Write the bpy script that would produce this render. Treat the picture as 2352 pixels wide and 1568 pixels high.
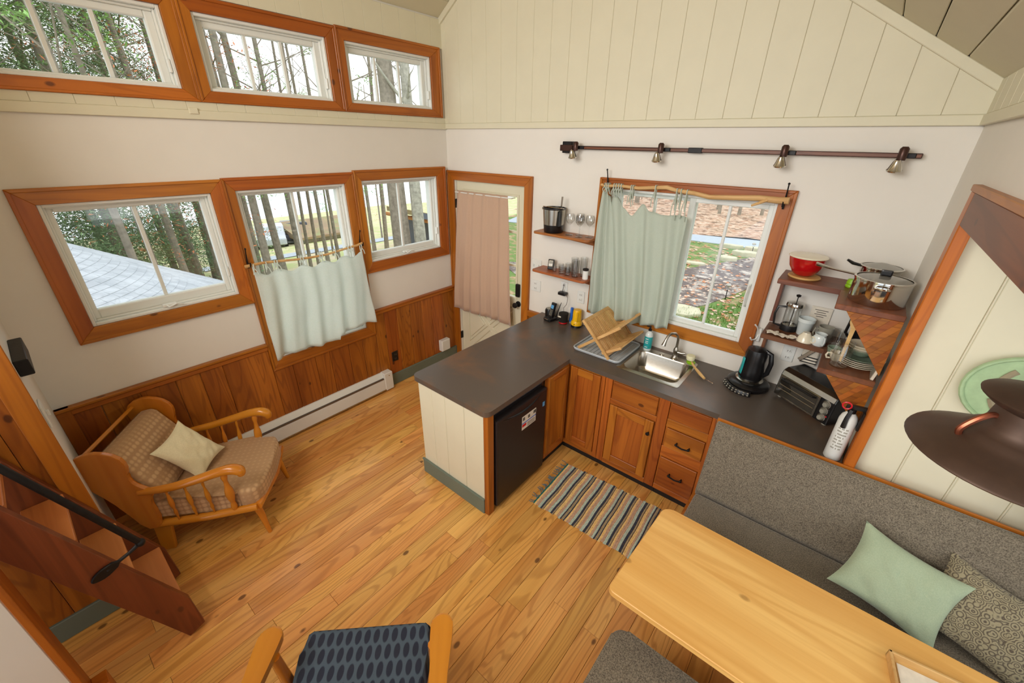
import bpy, bmesh, math, random
from mathutils import Vector, Matrix, noise
random.seed(7)
C = bpy.context.scene.collection
R = math.radians
for o in list(bpy.data.objects): bpy.data.objects.remove(o)
sc = bpy.context.scene

# ------------------------------------------------------------ camera
cam_d = bpy.data.cameras.new('camera'); cam = bpy.data.objects.new('camera', cam_d); C.objects.link(cam)
cam_d.sensor_width = 36.0; cam_d.sensor_fit = 'HORIZONTAL'; cam_d.lens = 36.0*939.434/2352.0
cam_d.clip_start = 0.02; cam_d.clip_end = 400
RM = Matrix.Rotation(R(39.195386), 3, 'Z') @ Matrix.Rotation(R(63.916672), 3, 'X') @ Matrix.Rotation(R(0.951174), 3, 'Z')
cam.matrix_world = Matrix.Translation((3.475, -3.15, 2.45)) @ RM.to_4x4()
sc.camera = cam
# ------------------------------------------------------------ world, lights, exposure
w = bpy.data.worlds.new('overcast_sky'); sc.world = w; w.use_nodes = True
nt = w.node_tree; nt.nodes.clear()
wo = nt.nodes.new('ShaderNodeOutputWorld'); bg = nt.nodes.new('ShaderNodeBackground')
tc = nt.nodes.new('ShaderNodeTexCoord'); ns = nt.nodes.new('ShaderNodeTexNoise'); ns.inputs['Scale'].default_value = 2.2; ns.inputs['Detail'].default_value = 5
cr = nt.nodes.new('ShaderNodeValToRGB'); cr.color_ramp.elements[0].position = .35; cr.color_ramp.elements[1].position = .6
cr.color_ramp.elements[0].color = (.78, .88, 1, 1); cr.color_ramp.elements[1].color = (1, 1, 1, 1)
nt.links.new(tc.outputs['Generated'], ns.inputs['Vector']); nt.links.new(ns.outputs['Fac'], cr.inputs['Fac'])
nt.links.new(cr.outputs['Color'], bg.inputs['Color']); nt.links.new(bg.outputs['Background'], wo.inputs['Surface'])
bg.inputs['Strength'].default_value = 1.05
def area(name, loc, aim, sx, sy, power, col):
    d = bpy.data.lights.new(name, 'AREA'); d.shape = 'RECTANGLE'; d.size = sx; d.size_y = sy; d.energy = power; d.color = col
    o = bpy.data.objects.new(name, d); C.objects.link(o); o.location = loc
    o.rotation_euler = (Vector(aim)-Vector(loc)).to_track_quat('-Z', 'Y').to_euler(); return o
area('loft_fill_light', (2.3, -4.5, 3.25), (1.5, -1.4, .9), 2.8, 1.4, 84, (1.0, .97, .93))  # added soft fill behind the camera; no window is seen there
area('alcove_window_light', (5.5, -1.7, 1.7), (3.6, -1.7, 1.0), 1.2, 1.0, 5, (.98, .98, 1))
sc.view_settings.view_transform = 'Standard'; sc.view_settings.look = 'None'
sc.view_settings.gamma = 1.0; sc.view_settings.use_curve_mapping = False; sc.view_settings.exposure = 0.85

# ------------------------------------------------------------ materials
def lin(r, g, b):
    f = lambda c: (c/255/12.92) if c <= 10 else ((c/255+.055)/1.055)**2.4
    return (f(r), f(g), f(b), 1)
def mul(c, k): return (min(1, c[0]*k), min(1, c[1]*k), min(1, c[2]*k), 1)
class NT:
    def __init__(s, name):
        s.m = bpy.data.materials.new(name); s.m.use_nodes = True; s.t = s.m.node_tree; s.t.nodes.clear()
        s.out = s.n('ShaderNodeOutputMaterial'); s.b = s.n('ShaderNodeBsdfPrincipled'); s.l(s.b.outputs[0], s.out.inputs[0])
    def n(s, t, **k):
        x = s.t.nodes.new(t)
        for a, v in k.items():
            if hasattr(x, a): setattr(x, a, v)
            else: x.inputs[a.replace('_', ' ')].default_value = v
        return x
    def l(s, a, b): s.t.links.new(a, b)
    def mix(s, f, a, b, mode='MIX'):
        x = s.t.nodes.new('ShaderNodeMix'); x.data_type = 'RGBA'; x.blend_type = mode
        for i, v in ((0, f), (6, a), (7, b)):
            if hasattr(v, 'links'): s.l(v, x.inputs[i])
            else: x.inputs[i].default_value = v
        return x.outputs[2]
    def math(s, op, a, b=None, c=None):
        x = s.t.nodes.new('ShaderNodeMath'); x.operation = op
        for i, v in enumerate((a, b, c)):
            if v is None: continue
            if hasattr(v, 'links'): s.l(v, x.inputs[i])
            else: x.inputs[i].default_value = v
        return x.outputs[0]
    def ramp(s, f, stops):
        x = s.t.nodes.new('ShaderNodeValToRGB'); e = x.color_ramp.elements
        while len(e) < len(stops): e.new(.5)
        for el, (p, c) in zip(e, stops): el.position = p; el.color = c if len(c) == 4 else (*c, 1)
        s.l(f, x.inputs[0]); return x.outputs[0]
    def coords(s, scale=(1, 1, 1), rnd=0.0, kind='Object'):
        t = s.n('ShaderNodeTexCoord'); v = t.outputs[kind]
        if rnd:
            oi = s.n('ShaderNodeObjectInfo'); a = s.t.nodes.new('ShaderNodeVectorMath'); a.operation = 'MULTIPLY_ADD'
            cb = s.n('ShaderNodeCombineXYZ')
            for i in range(3): s.l(oi.outputs['Random'], cb.inputs[i])
            s.l(cb.outputs[0], a.inputs[0]); a.inputs[1].default_value = (rnd, rnd*1.7, rnd*.6); s.l(v, a.inputs[2]); v = a.outputs[0]
        mp = s.n('ShaderNodeMapping'); mp.inputs['Scale'].default_value = scale; s.l(v, mp.inputs[0]); return mp.outputs[0]
    def noise(s, v, scale=1, detail=4, rough=.5, dist=0):
        x = s.n('ShaderNodeTexNoise'); x.inputs['Scale'].default_value = scale; x.inputs['Detail'].default_value = detail
        x.inputs['Roughness'].default_value = rough; x.inputs['Distortion'].default_value = dist; s.l(v, x.inputs['Vector']); return x.outputs['Fac']
    def bump(s, h, st=.3, d=.01):
        x = s.n('ShaderNodeBump'); x.inputs['Strength'].default_value = st; x.inputs['Distance'].default_value = d
        s.l(h, x.inputs['Height']); s.l(x.outputs[0], s.b.inputs['Normal'])
    def rough(s, v): s.b.inputs['Roughness'].default_value = v
def wood(name, base, dark, light, axis='Y', streak=.55, knot=.8, rough=.35, var=.22, sc_=1.0, rnd=31, rings=16, red=None, coat=0):
    m = NT(name); k = {'X': 0, 'Y': 1, 'Z': 2}[axis]
    def S(long, cross): v = [cross*sc_]*3; v[k] = long*sc_; return tuple(v)
    low = m.noise(m.coords(S(.55, 5.0), rnd), 1, 2, .4, .6)
    rg = m.math('SINE', m.math('MULTIPLY', low, rings*6.28))
    rg = m.ramp(rg, [(.35, (0, 0, 0)), (.95, (1, 1, 1))])
    fine = m.noise(m.coords(S(1.6, 70), rnd), 1, 4, .6)
    big = m.noise(m.coords(S(.5, 6), rnd*1.3), 1, 3, .5, .3)
    col = m.mix(m.ramp(big, [(.36, (0, 0, 0)), (.66, (1, 1, 1))]), dark if red is None else red, light)
    col = m.mix(.45, base, col)
    col = m.mix(m.math('MULTIPLY', rg, streak*.75), col, dark)
    col = m.mix(m.math('MULTIPLY', m.ramp(fine, [(.42, (0, 0, 0)), (.72, (1, 1, 1))]), streak*.5), col, dark)
    if knot:
        vo = m.n('ShaderNodeTexVoronoi'); m.l(m.coords(S(4.2, 7.0), rnd*.7), vo.inputs['Vector']); vo.inputs['Scale'].default_value = 1.0
        kn = m.ramp(vo.outputs['Distance'], [(.07, (1, 1, 1)), (.11, (0, 0, 0))])
        col = m.mix(m.math('MULTIPLY', kn, knot), col, mul(dark, .35))
    oi = m.n('ShaderNodeObjectInfo'); hs = m.n('ShaderNodeHueSaturation')
    r1 = m.math('MULTIPLY_ADD', oi.outputs['Random'], var*2, 1-var); m.l(r1, hs.inputs['Value'])
    r2 = m.math('FRACT', m.math('MULTIPLY', oi.outputs['Random'], 17.3)); m.l(m.math('MULTIPLY_ADD', r2, .014, .4955), hs.inputs['Hue'])
    m.l(col, hs.inputs['Color']); m.l(hs.outputs[0], m.b.inputs['Base Color'])
    m.rough(rough); m.bump(fine, .12, .002)
    if coat: m.b.inputs['Coat Weight'].default_value = coat; m.b.inputs['Coat Roughness'].default_value = .18
    return m.m
def plain(name, col, rough=.5, metal=0, nscale=30, namp=.08, bump=0, coat=0, spec=None):
    m = NT(name); n = m.noise(m.coords(), nscale, 4, .6)
    m.l(m.mix(m.ramp(n, [(.3, (0, 0, 0)), (.7, (1, 1, 1))]), mul(col, 1-namp), mul(col, 1+namp)), m.b.inputs['Base Color'])
    m.rough(rough); m.b.inputs['Metallic'].default_value = metal
    if spec is not None: m.b.inputs['Specular IOR Level'].default_value = spec
    if coat: m.b.inputs['Coat Weight'].default_value = coat
    if bump: m.bump(n, bump, .003)
    return m.m
def cloth_mat(name, c1, c2, scale=250, amp=.5, sheen=.2, transl=0, bump=.3):
    m = NT(name); v = m.coords(); a = m.noise(v, scale, 2, .7); b = m.noise(v, scale*.12, 3, .5)
    f = m.ramp(m.mix(.1, a, b), [(.5-.5*amp*.3, (0, 0, 0)), (.5+.5*amp*.3, (1, 1, 1))])
    col = m.mix(f, c1, c2); m.l(col, m.b.inputs['Base Color']); m.rough(.9); m.b.inputs['Sheen Weight'].default_value = sheen
    m.b.inputs['Specular IOR Level'].default_value = .15
    m.bump(a, bump, .002)
    if transl:
        t = m.n('ShaderNodeBsdfTranslucent'); m.l(col, t.inputs['Color']); x = m.n('ShaderNodeMixShader'); x.inputs[0].default_value = transl
        m.l(m.b.outputs[0], x.inputs[1]); m.l(t.outputs[0], x.inputs[2]); m.l(x.outputs[0], m.out.inputs[0])
    return m.m
def glass_mat(name, tint=(1, 1, 1, 1), refl=.06, body=0, bodycol=(.9, .9, .9, 1), rough=.02):
    m = NT(name); t = m.n('ShaderNodeBsdfTransparent'); t.inputs['Color'].default_value = tint
    g = m.n('ShaderNodeBsdfGlossy'); g.inputs['Roughness'].default_value = rough
    fr = m.n('ShaderNodeLayerWeight'); fr.inputs['Blend'].default_value = .5
    fac = m.math('MULTIPLY_ADD', m.math('POWER', fr.outputs['Facing'], 3.0), .7, refl)
    x = m.n('ShaderNodeMixShader'); m.l(fac, x.inputs[0]); m.l(t.outputs[0], x.inputs[1]); m.l(g.outputs[0], x.inputs[2]); o = x.outputs[0]
    if body:
        y = m.n('ShaderNodeMixShader'); y.inputs[0].default_value = body; m.b.inputs['Base Color'].default_value = bodycol; m.rough(.3)
        m.l(o, y.inputs[1]); m.l(m.b.outputs[0], y.inputs[2]); o = y.outputs[0]
    m.l(o, m.out.inputs[0]); return m.m
PB, PD, PL = lin(186, 104, 36), lin(112, 46, 10), lin(214, 132, 56)
M = {}
for ax in 'XYZ':
    M['case'+ax] = wood('casing_pine_'+ax.lower(), lin(178, 98, 24), lin(122, 56, 8), lin(196, 116, 32), ax, .35, .8, .38, .07, rings=9)
    M['wains'+ax] = wood('wainscot_pine_'+ax.lower(), lin(164, 90, 24), lin(100, 44, 8), lin(190, 114, 36), ax, .55, .8, .4, .17, rings=14)
    M['cab'+ax] = wood('cabinet_pine_'+ax.lower(), lin(174, 94, 28), lin(108, 42, 8), lin(200, 122, 42), ax, .5, .8, .38, .1, rings=10)
    M['floor'+ax] = wood('floor_pine_'+ax.lower(), lin(232, 172, 94), lin(160, 92, 30), lin(244, 192, 112), ax, .5, .85, .3, .11, rings=17, red=lin(206, 118, 44), coat=.3)
    M['stair'+ax] = wood('stair_wood_'+ax.lower(), lin(128, 64, 30), lin(80, 32, 14), lin(150, 80, 42), ax, .5, .5, .42, .06, rings=8)
    M['walnut'+ax] = wood('walnut_'+ax.lower(), lin(122, 70, 44), lin(78, 40, 22), lin(144, 88, 56), ax, .5, 0, .42, .08, rings=8)
    M['maple'+ax] = wood('honey_maple_'+ax.lower(), lin(206, 126, 30), lin(170, 90, 14), lin(222, 146, 46), ax, .15, 0, .25, .04, rings=6, coat=.4)
M['tread'] = wood('tread_wood', lin(204, 130, 72), lin(156, 84, 38), lin(222, 150, 88), 'X', .4, .4, .42, .06, rings=8)
M['table'] = wood('table_pine', lin(238, 184, 110), lin(200, 128, 56), lin(246, 200, 130), 'X', .45, .5, .38, .02, rings=7, sc_=.9)
M['bamboo'] = wood('bamboo', lin(216, 172, 112), lin(176, 124, 64), lin(228, 188, 130), 'X', .3, 0, .5, .06)
M['shelfwood'] = wood('shelf_cherry', lin(172, 98, 50), lin(124, 62, 26), lin(194, 118, 62), 'X', .4, 0, .4, .05)
M['branch'] = wood('peeled_branch', lin(214, 170, 112), lin(176, 118, 60), lin(228, 190, 136), 'X', .3, .3, .6, .05)
M['dry'] = plain('drywall', lin(226, 221, 211), .9, 0, 6, .012)
M['cream'] = plain('cream_paint', lin(216, 210, 184), .55, 0, 5, .02)
M['ceil'] = plain('ceiling_paint', lin(206, 198, 170), .6, 0, 5, .02)
M['green'] = plain('sage_baseboard_paint', lin(104, 116, 104), .5, 0, 8, .04)
M['vinyl'] = plain('white_vinyl', lin(226, 228, 222), .4, 0, 5, .01)
M['white'] = plain('white_plastic', lin(224, 224, 218), .4, 0, 5, .02)
M['dark'] = plain('dark_gap', lin(28, 20, 14), .9)
M['black'] = plain('black_plastic', lin(20, 19, 20), .3, 0, 20, .1)
M['blackm'] = plain('matt_black_iron', lin(30, 28, 28), .45, .5, 40, .2, .2)
M['fridge'] = plain('textured_black_steel', lin(38, 30, 30), .42, .1, 220, .3, .25)
M['steel'] = plain('brushed_steel', lin(178, 172, 160), .26, 1, 60, .06)
M['chrome'] = plain('polished_steel', lin(206, 202, 194), .1, 1, 10, .02)
M['nickel'] = plain('satin_nickel', lin(170, 164, 152), .28, 1)
M['bronze'] = plain('oil_rubbed_bronze', lin(80, 60, 48), .5, .45, 25, .08, .03)
M['copper'] = plain('copper_handle', lin(150, 84, 60), .3, .8)
M['dkbronze'] = plain('dark_bronze_fixture', lin(74, 50, 42), .35, .6, 30, .15)
M['cer'] = plain('cream_ceramic', lin(226, 216, 192), .2, 0, 5, .02, 0, .3)
M['cerw'] = plain('white_ceramic', lin(214, 222, 220), .2, 0, 5, .02, 0, .3)
M['cerg'] = plain('sage_rim_ceramic', lin(126, 142, 122), .25, 0, 5, .05)
M['greyen'] = plain('grey_enamel', lin(150, 146, 132), .3)
M['red'] = plain('red_enamel', lin(176, 12, 18), .18, 0, 12, .2, 0, .4)
M['redp'] = plain('red_plastic', lin(206, 24, 36), .35)
M['lime'] = plain('lime_plastic', lin(140, 190, 30), .4)
M['yellow'] = plain('yellow_plastic', lin(236, 182, 10), .35)
M['blue'] = plain('blue_plastic', lin(12, 92, 190), .35)
M['teal'] = plain('teal_label', lin(40, 160, 160), .4)
M['paper'] = plain('paper', lin(222, 212, 194), .8)
M['ink'] = plain('grey_ink', lin(96, 86, 78), .8)
M['bristle'] = plain('cream_bristle', lin(226, 222, 184), .9, 0, 200, .2, .5)
M['skyblue'] = plain('blue_sticker', lin(90, 160, 210), .5)
M['tray'] = plain('pale_grey_plastic', lin(178, 184, 188), .35, 0, 10, .03)
M['mint'] = plain('mint_cast_iron', lin(160, 186, 142), .5, 0, 14, .14, .15)
M['slotm'] = plain('slot_shadow_paint', lin(150, 138, 112), .8)
M['pillowc'] = cloth_mat('cream_pillow_cloth', lin(222, 212, 174), lin(232, 222, 186), 200, .8)
M['pillows'] = cloth_mat('sage_pillow_cloth', lin(158, 173, 145), lin(168, 181, 152), 200, .7)
M['greyf'] = cloth_mat('grey_tweed', lin(84, 76, 64), lin(140, 129, 111), 190, .9, .3)
M['sagec'] = cloth_mat('sage_curtain_cloth', lin(198, 207, 193), lin(206, 214, 200), 300, .6, .1, .3, .1)
M['mintc'] = cloth_mat('pale_mint_curtain_cloth', lin(234, 242, 236), lin(240, 246, 242), 120, .6, .1, .55, .1)
M['bluec'] = cloth_mat('pale_blue_curtain_cloth', lin(150, 176, 178), lin(168, 192, 192), 120, .6, .1, .2, .1)
M['tanc'] = cloth_mat('tan_satin', lin(211, 180, 155), lin(216, 186, 161), 300, .6, .3, .3, .1)
M['glass'] = glass_mat('window_glass', (.97, .985, .98, 1), .03)
M['glassw'] = glass_mat('drinking_glass', (.975, .98, .975, 1), .09)
M['glassd'] = glass_mat('oven_glass', (.5, .51, .48, 1), .2)
M['lidg'] = glass_mat('lid_glass', (.8, .82, .8, 1), .12, .35, lin(190, 186, 176))
M['bark'] = plain('grey_bark', lin(150, 140, 126), .95, 0, 9, .3, .4)
M['barkl'] = plain('lichen_bark', lin(176, 172, 158), .95, 0, 7, .35, .4)
M['evleaf'] = plain('evergreen_leaf', lin(132, 160, 112), .8, 0, 1.2, .35)
M['pineleaf'] = plain('pine_needles', lin(150, 190, 112), .8, 0, 1.2, .3)
M['orleaf'] = plain('orange_leaf', lin(214, 132, 88), .8, 0, 1.5, .4)
M['stone'] = plain('pale_flagstone', lin(206, 200, 170), .9, 0, 6, .14, .4)
M['road'] = plain('wet_asphalt', lin(176, 186, 196), .6, 0, 12, .06)
M['shed'] = plain('blue_grey_siding', lin(96, 106, 122), .8)
M['timber'] = plain('orange_timber', lin(196, 132, 72), .7)
M['carw'] = plain('silver_car_paint', lin(200, 204, 208), .25, .3)
M['card'] = plain('dark_car_paint', lin(56, 58, 64), .25, .3)
M['shingle'] = wood('pale_slate_shingle', lin(206, 210, 216), lin(160, 166, 174), lin(226, 230, 236), 'Y', .35, 0, .7, .1)
def leafy(name, a, b, c, s1, s2, bias=.5, up=False):
    m = NT(name); v = m.coords(); n1 = m.noise(v, s1, 5, .7); vo = m.n('ShaderNodeTexVoronoi'); m.l(v, vo.inputs['Vector']); vo.inputs['Scale'].default_value = s2
    g = m.ramp(n1, [(bias-.06, (0, 0, 0)), (bias+.06, (1, 1, 1))])
    lf = m.mix(vo.outputs['Color'], b, c)
    m.l(m.mix(g, a, lf), m.b.inputs['Base Color']); m.rough(.95); m.bump(vo.outputs['Distance'], .5, .03); return m.m
M['lawn'] = leafy('lawn_with_leaves', lin(108, 138, 66), lin(168, 124, 88), lin(206, 176, 142), 2.2, 12, .54)
M['leafhill'] = leafy('leaf_litter', lin(128, 98, 76), lin(176, 128, 98), lin(222, 196, 172), 3.2, 8, .44)
M['gravel'] = leafy('gravel_path', lin(112, 98, 92), lin(170, 156, 144), lin(216, 204, 190), 3, 16, .55)
M['leftlawn'] = leafy('lower_lawn', lin(188, 196, 130), lin(206, 190, 150), lin(222, 206, 176), .8, 3, .5)
M['mossroof'] = leafy('brown_leafy_roof', lin(164, 140, 112), lin(190, 150, 120), lin(150, 160, 110), .7, 2, .5)
def counter_mat():
    m = NT('slate_laminate'); v = m.coords(); a = m.noise(v, 2.2, 4, .6, .5); f = m.noise(v, 160, 2, .6)
    col = m.mix(m.ramp(a, [(.5, (0, 0, 0)), (.74, (1, 1, 1))]), lin(90, 80, 71), lin(126, 90, 62))
    col = m.mix(m.math('MULTIPLY', f, .25), col, lin(62, 56, 52)); m.l(col, m.b.inputs['Base Color']); m.rough(.33); m.bump(f, .06, .002); return m.m
M['counter'] = counter_mat()
def patterned(name, c1, c2, scale, kind, thr=(.3, .4), axis_scale=(1, 1, 1)):
    m = NT(name); v = m.coords(axis_scale); vo = m.n('ShaderNodeTexVoronoi'); m.l(v, vo.inputs['Vector']); vo.inputs['Scale'].default_value = scale
    if kind == 'grid': vo.inputs['Randomness'].default_value = 0.0
    d = vo.outputs['Distance']
    if kind == 'flower': d = m.math('ABSOLUTE', m.math('SINE', m.math('MULTIPLY', d, 13)))
    f = m.ramp(d, [(thr[0], (0, 0, 0)), (thr[1], (1, 1, 1))]); col = m.mix(f, c1, c2)
    col = m.mix(m.math('MULTIPLY', m.noise(v, 300, 2), .25), col, mul(c1, .6))
    m.l(col, m.b.inputs['Base Color']); m.rough(.9); m.b.inputs['Sheen Weight'].default_value = .2; m.bump(f, .4, .003); return m.m
M['tanf'] = patterned('tan_diamond_upholstery', lin(210, 172, 128), lin(178, 140, 98), 30, 'grid', (.3, .55), (1, 1, 1))
M['pillowp'] = patterned('floral_pillow_cloth', lin(88, 77, 63), lin(158, 147, 116), 34, 'flower', (.2, .9))
def navy_mat():
    m = NT('navy_oval_upholstery'); t = m.n('ShaderNodeTexCoord'); sp = m.n('ShaderNodeSeparateXYZ'); m.l(t.outputs['Object'], sp.inputs[0])
    u = m.math('MULTIPLY', sp.outputs[0], 25.0); v = m.math('MULTIPLY', sp.outputs[1], 15.0)
    row = m.math('MODULO', m.math('FLOOR', m.math('ADD', v, 400.0)), 2.0)
    a = m.math('SUBTRACT', m.math('FRACT', m.math('ADD', m.math('MULTIPLY', row, .5), m.math('ADD', u, 400.0))), .5)
    b = m.math('SUBTRACT', m.math('FRACT', m.math('ADD', v, 400.0)), .5)
    d = m.math('SQRT', m.math('ADD', m.math('MULTIPLY', a, m.math('MULTIPLY', a, 1.5)), m.math('MULTIPLY', b, m.math('MULTIPLY', b, .8))))
    f = m.ramp(d, [(.36, (0, 0, 0)), (.44, (1, 1, 1))])
    m.l(m.mix(f, lin(38, 44, 62), lin(76, 92, 108)), m.b.inputs['Base Color']); m.rough(.9); m.bump(f, .4, .003); return m.m
M['navy'] = navy_mat()

# ------------------------------------------------------------ geometry helpers
def lerp(a, b, t): return a+(b-a)*t
def chk(pts, it=2):
    for _ in range(it):
        o = []
        for a, b in zip(pts, pts[1:]+pts[:1]): o += [(a[0]*.75+b[0]*.25, a[1]*.75+b[1]*.25), (a[0]*.25+b[0]*.75, a[1]*.25+b[1]*.75)]
        pts = o
    return pts
def spl(pts, rad, n=5):
    P = [Vector(p) for p in pts]; o = []; r = []
    for i in range(len(P)-1):
        a, b, c, d = P[max(i-1, 0)], P[i], P[i+1], P[min(i+2, len(P)-1)]
        for k in range(n):
            t = k/n; o.append(.5*((2*b)+(c-a)*t+(2*a-5*b+4*c-d)*t*t+(3*b-a-3*c+d)*t**3)); r.append(lerp(rad[i], rad[i+1], t))
    o.append(P[-1]); r.append(rad[-1]); return o, r
WM = {}
def wm(o): return WM.get(o.name, Matrix.Identity(4)) if o else Matrix.Identity(4)
class MB:
    def __init__(s, M_=None): s.b = bmesh.new(); s.M = M_ or Matrix.Identity(4)
    def _add(s, vs, fs):
        v = [s.b.verts.new(s.M @ Vector(p)) for p in vs]
        for f in fs:
            try: s.b.faces.new([v[i] for i in f])
            except ValueError: pass
        return v
    def box(s, x0, x1, y0, y1, z0, z1, bev=0, seg=1):
        x0, x1 = sorted((x0, x1)); y0, y1 = sorted((y0, y1)); z0, z1 = sorted((z0, z1))
        v = s._add([(x0, y0, z0), (x1, y0, z0), (x1, y1, z0), (x0, y1, z0), (x0, y0, z1), (x1, y0, z1), (x1, y1, z1), (x0, y1, z1)],
                   [(0, 3, 2, 1), (4, 5, 6, 7), (0, 1, 5, 4), (1, 2, 6, 5), (2, 3, 7, 6), (3, 0, 4, 7)])
        if bev: s._bev(v, bev, seg)
        return s
    def _bev(s, v, bev, seg):
        es = {e for q in v for e in q.link_edges}
        bmesh.ops.bevel(s.b, geom=list(es), offset=bev, segments=seg, affect='EDGES', profile=.6)
    def prism(s, pts, d0, d1, plane='XY', bev=0, seg=1):
        def P(a, b, d): return {'XY': (a, b, d), 'XZ': (a, d, b), 'YZ': (d, a, b)}[plane]
        n = len(pts); v = s._add([P(a, b, d0) for a, b in pts]+[P(a, b, d1) for a, b in pts],
                                 [tuple(range(n))[::-1], tuple(range(n, 2*n))]+[(i, (i+1) % n, n+(i+1) % n, n+i) for i in range(n)])
        if bev: s._bev(v, bev, seg)
        return s
    def tube(s, pts, r, seg=8, caps=True):
        pts = [Vector(p) for p in pts]; n = len(pts)
        rr = r if isinstance(r, (list, tuple)) else [r]*n; rings = []; up = None
        for i, p in enumerate(pts):
            t = (pts[min(i+1, n-1)]-pts[max(i-1, 0)]).normalized()
            if up is None: up = Vector((0, 0, 1)) if abs(t.z) < .9 else Vector((1, 0, 0))
            a = t.cross(up)
            if a.length < 1e-4: a = t.cross(Vector((1, 0, 0)))
            a.normalize(); bb = a.cross(t).normalized(); up = bb
            rings.append([s.b.verts.new(s.M @ (p+(a*math.cos(k*6.28318/seg)+bb*math.sin(k*6.28318/seg))*rr[i])) for k in range(seg)])
        for i in range(n-1):
            for k in range(seg):
                s.b.faces.new((rings[i][k], rings[i][(k+1) % seg], rings[i+1][(k+1) % seg], rings[i+1][k]))
        if caps and seg > 2: s.b.faces.new(rings[0][::-1]); s.b.faces.new(rings[-1])
        return s
    def lathe(s, prof, c=(0, 0, 0), seg=20, axis='Z', closed=False):
        rings = []
        for r, z in prof:
            if r < 1e-5: rings.append([s.b.verts.new(s.M @ (Vector(c)+s._ax(0, 0, z, axis)))]); continue
            rings.append([s.b.verts.new(s.M @ (Vector(c)+s._ax(r*math.cos(k*6.28318/seg), r*math.sin(k*6.28318/seg), z, axis))) for k in range(seg)])
        for i in range(len(rings)-1):
            a, b = rings[i], rings[i+1]
            for k in range(seg):
                q = [a[k % len(a)], a[(k+1) % len(a)], b[(k+1) % len(b)], b[k % len(b)]]
                u = []
                for x in q:
                    if x not in u: u.append(x)
                if len(u) > 2:
                    try: s.b.faces.new(u)
                    except ValueError: pass
        return s
    def _ax(s, x, y, z, axis): return Vector({'Z': (x, y, z), 'X': (z, x, y), 'Y': (x, z, -y)}[axis])
    def ball(s, c, rx, ry=None, rz=None, seg=12):
        ry = ry or rx; rz = rz or rx
        vs = bmesh.ops.create_uvsphere(s.b, u_segments=seg, v_segments=max(6, seg*2//3), radius=1)['verts']
        for v in vs: v.co = s.M @ (Vector(c)+Vector((v.co.x*rx, v.co.y*ry, v.co.z*rz)))
        return s
    def grid(s, f, nu, nv):
        g = [[s.b.verts.new(s.M @ Vector(f(i/nu, j/nv))) for j in range(nv+1)] for i in range(nu+1)]
        for i in range(nu):
            for j in range(nv): s.b.faces.new((g[i][j], g[i+1][j], g[i+1][j+1], g[i][j+1]))
        return s
    def build(s, name, mat, parent=None, smooth=False, local=False, label=None, kind=None, solid=0, sub=0):
        bmesh.ops.recalc_face_normals(s.b, faces=s.b.faces)
        if parent is not None and not local: bmesh.ops.transform(s.b, matrix=wm(parent).inverted(), verts=s.b.verts)
        me = bpy.data.meshes.new(name); s.b.to_mesh(me); s.b.free(); me.materials.append(mat if not isinstance(mat, str) else M[mat])
        if smooth:
            for p in me.polygons: p.use_smooth = True
            try: me.set_sharp_from_angle(angle=R(40))
            except Exception: pass
        o = bpy.data.objects.new(name, me); C.objects.link(o)
        if parent is not None: o.parent = parent; WM[o.name] = wm(parent).copy()
        if label: o['label'] = label
        if kind: o['kind'] = kind
        if solid: md = o.modifiers.new('solidify', 'SOLIDIFY'); md.thickness = solid; md.offset = 0
        if sub: md = o.modifiers.new('subsurf', 'SUBSURF'); md.levels = sub; md.render_levels = sub
        return o
def tag(o, label, cat, group=None, kind=None):
    o['label'] = label; o['category'] = cat
    if group: o['group'] = group
    if kind: o['kind'] = kind
    return o
def thing(name, label, cat, loc=(0, 0, 0), rz=0, group=None):
    o = bpy.data.objects.new(name, None); C.objects.link(o); o.location = loc; o.rotation_euler = (0, 0, rz); o.empty_display_size = .1
    WM[o.name] = Matrix.Translation(loc) @ Matrix.Rotation(rz, 4, 'Z'); return tag(o, label, cat, group)
def struct(name, parent=None):
    o = bpy.data.objects.new(name, None); C.objects.link(o); o['kind'] = 'structure'; o.empty_display_size = .1
    if parent: o.parent = parent
    return o
def dup(root, loc, rz=0, label=None, group=None):
    r = root.copy(); C.objects.link(r); r.location = loc; r.rotation_euler = (0, 0, rz)
    WM[r.name] = Matrix.Translation(loc) @ Matrix.Rotation(rz, 4, 'Z')
    if label: r['label'] = label
    if group: r['group'] = group
    for ch in list(root.children):
        c = ch.copy(); C.objects.link(c); c.parent = r
        for g in list(ch.children):
            d = g.copy(); C.objects.link(d); d.parent = c
    return r
def B(x0, x1, y0, y1, z0, z1, bev=0, seg=1, M_=None): return MB(M_).box(x0, x1, y0, y1, z0, z1, bev, seg)
def holes(mb, u0, u1, z0, z1, hs, w0, w1):
    us = sorted({u0, u1, *[h[0] for h in hs], *[h[1] for h in hs]}); zs = sorted({z0, z1, *[h[2] for h in hs], *[h[3] for h in hs]})
    for a, b in zip(us, us[1:]):
        for c, d in zip(zs, zs[1:]):
            if any(h[0] <= a+1e-6 and b <= h[1]+1e-6 and h[2] <= c+1e-6 and d <= h[3]+1e-6 for h in hs): continue
            if a < u0-1e-6 or b > u1+1e-6 or c < z0-1e-6 or d > z1+1e-6: continue
            mb.box(a, b, w0, w1, c, d)
    return mb
LW = Matrix(((0, -1, 0, 0), (1, 0, 0, 0), (0, 0, 1, 0), (0, 0, 0, 1)))    # local (u, out, z) on the window wall -> world (-out, u, z)
BW = Matrix.Identity(4)

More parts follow.
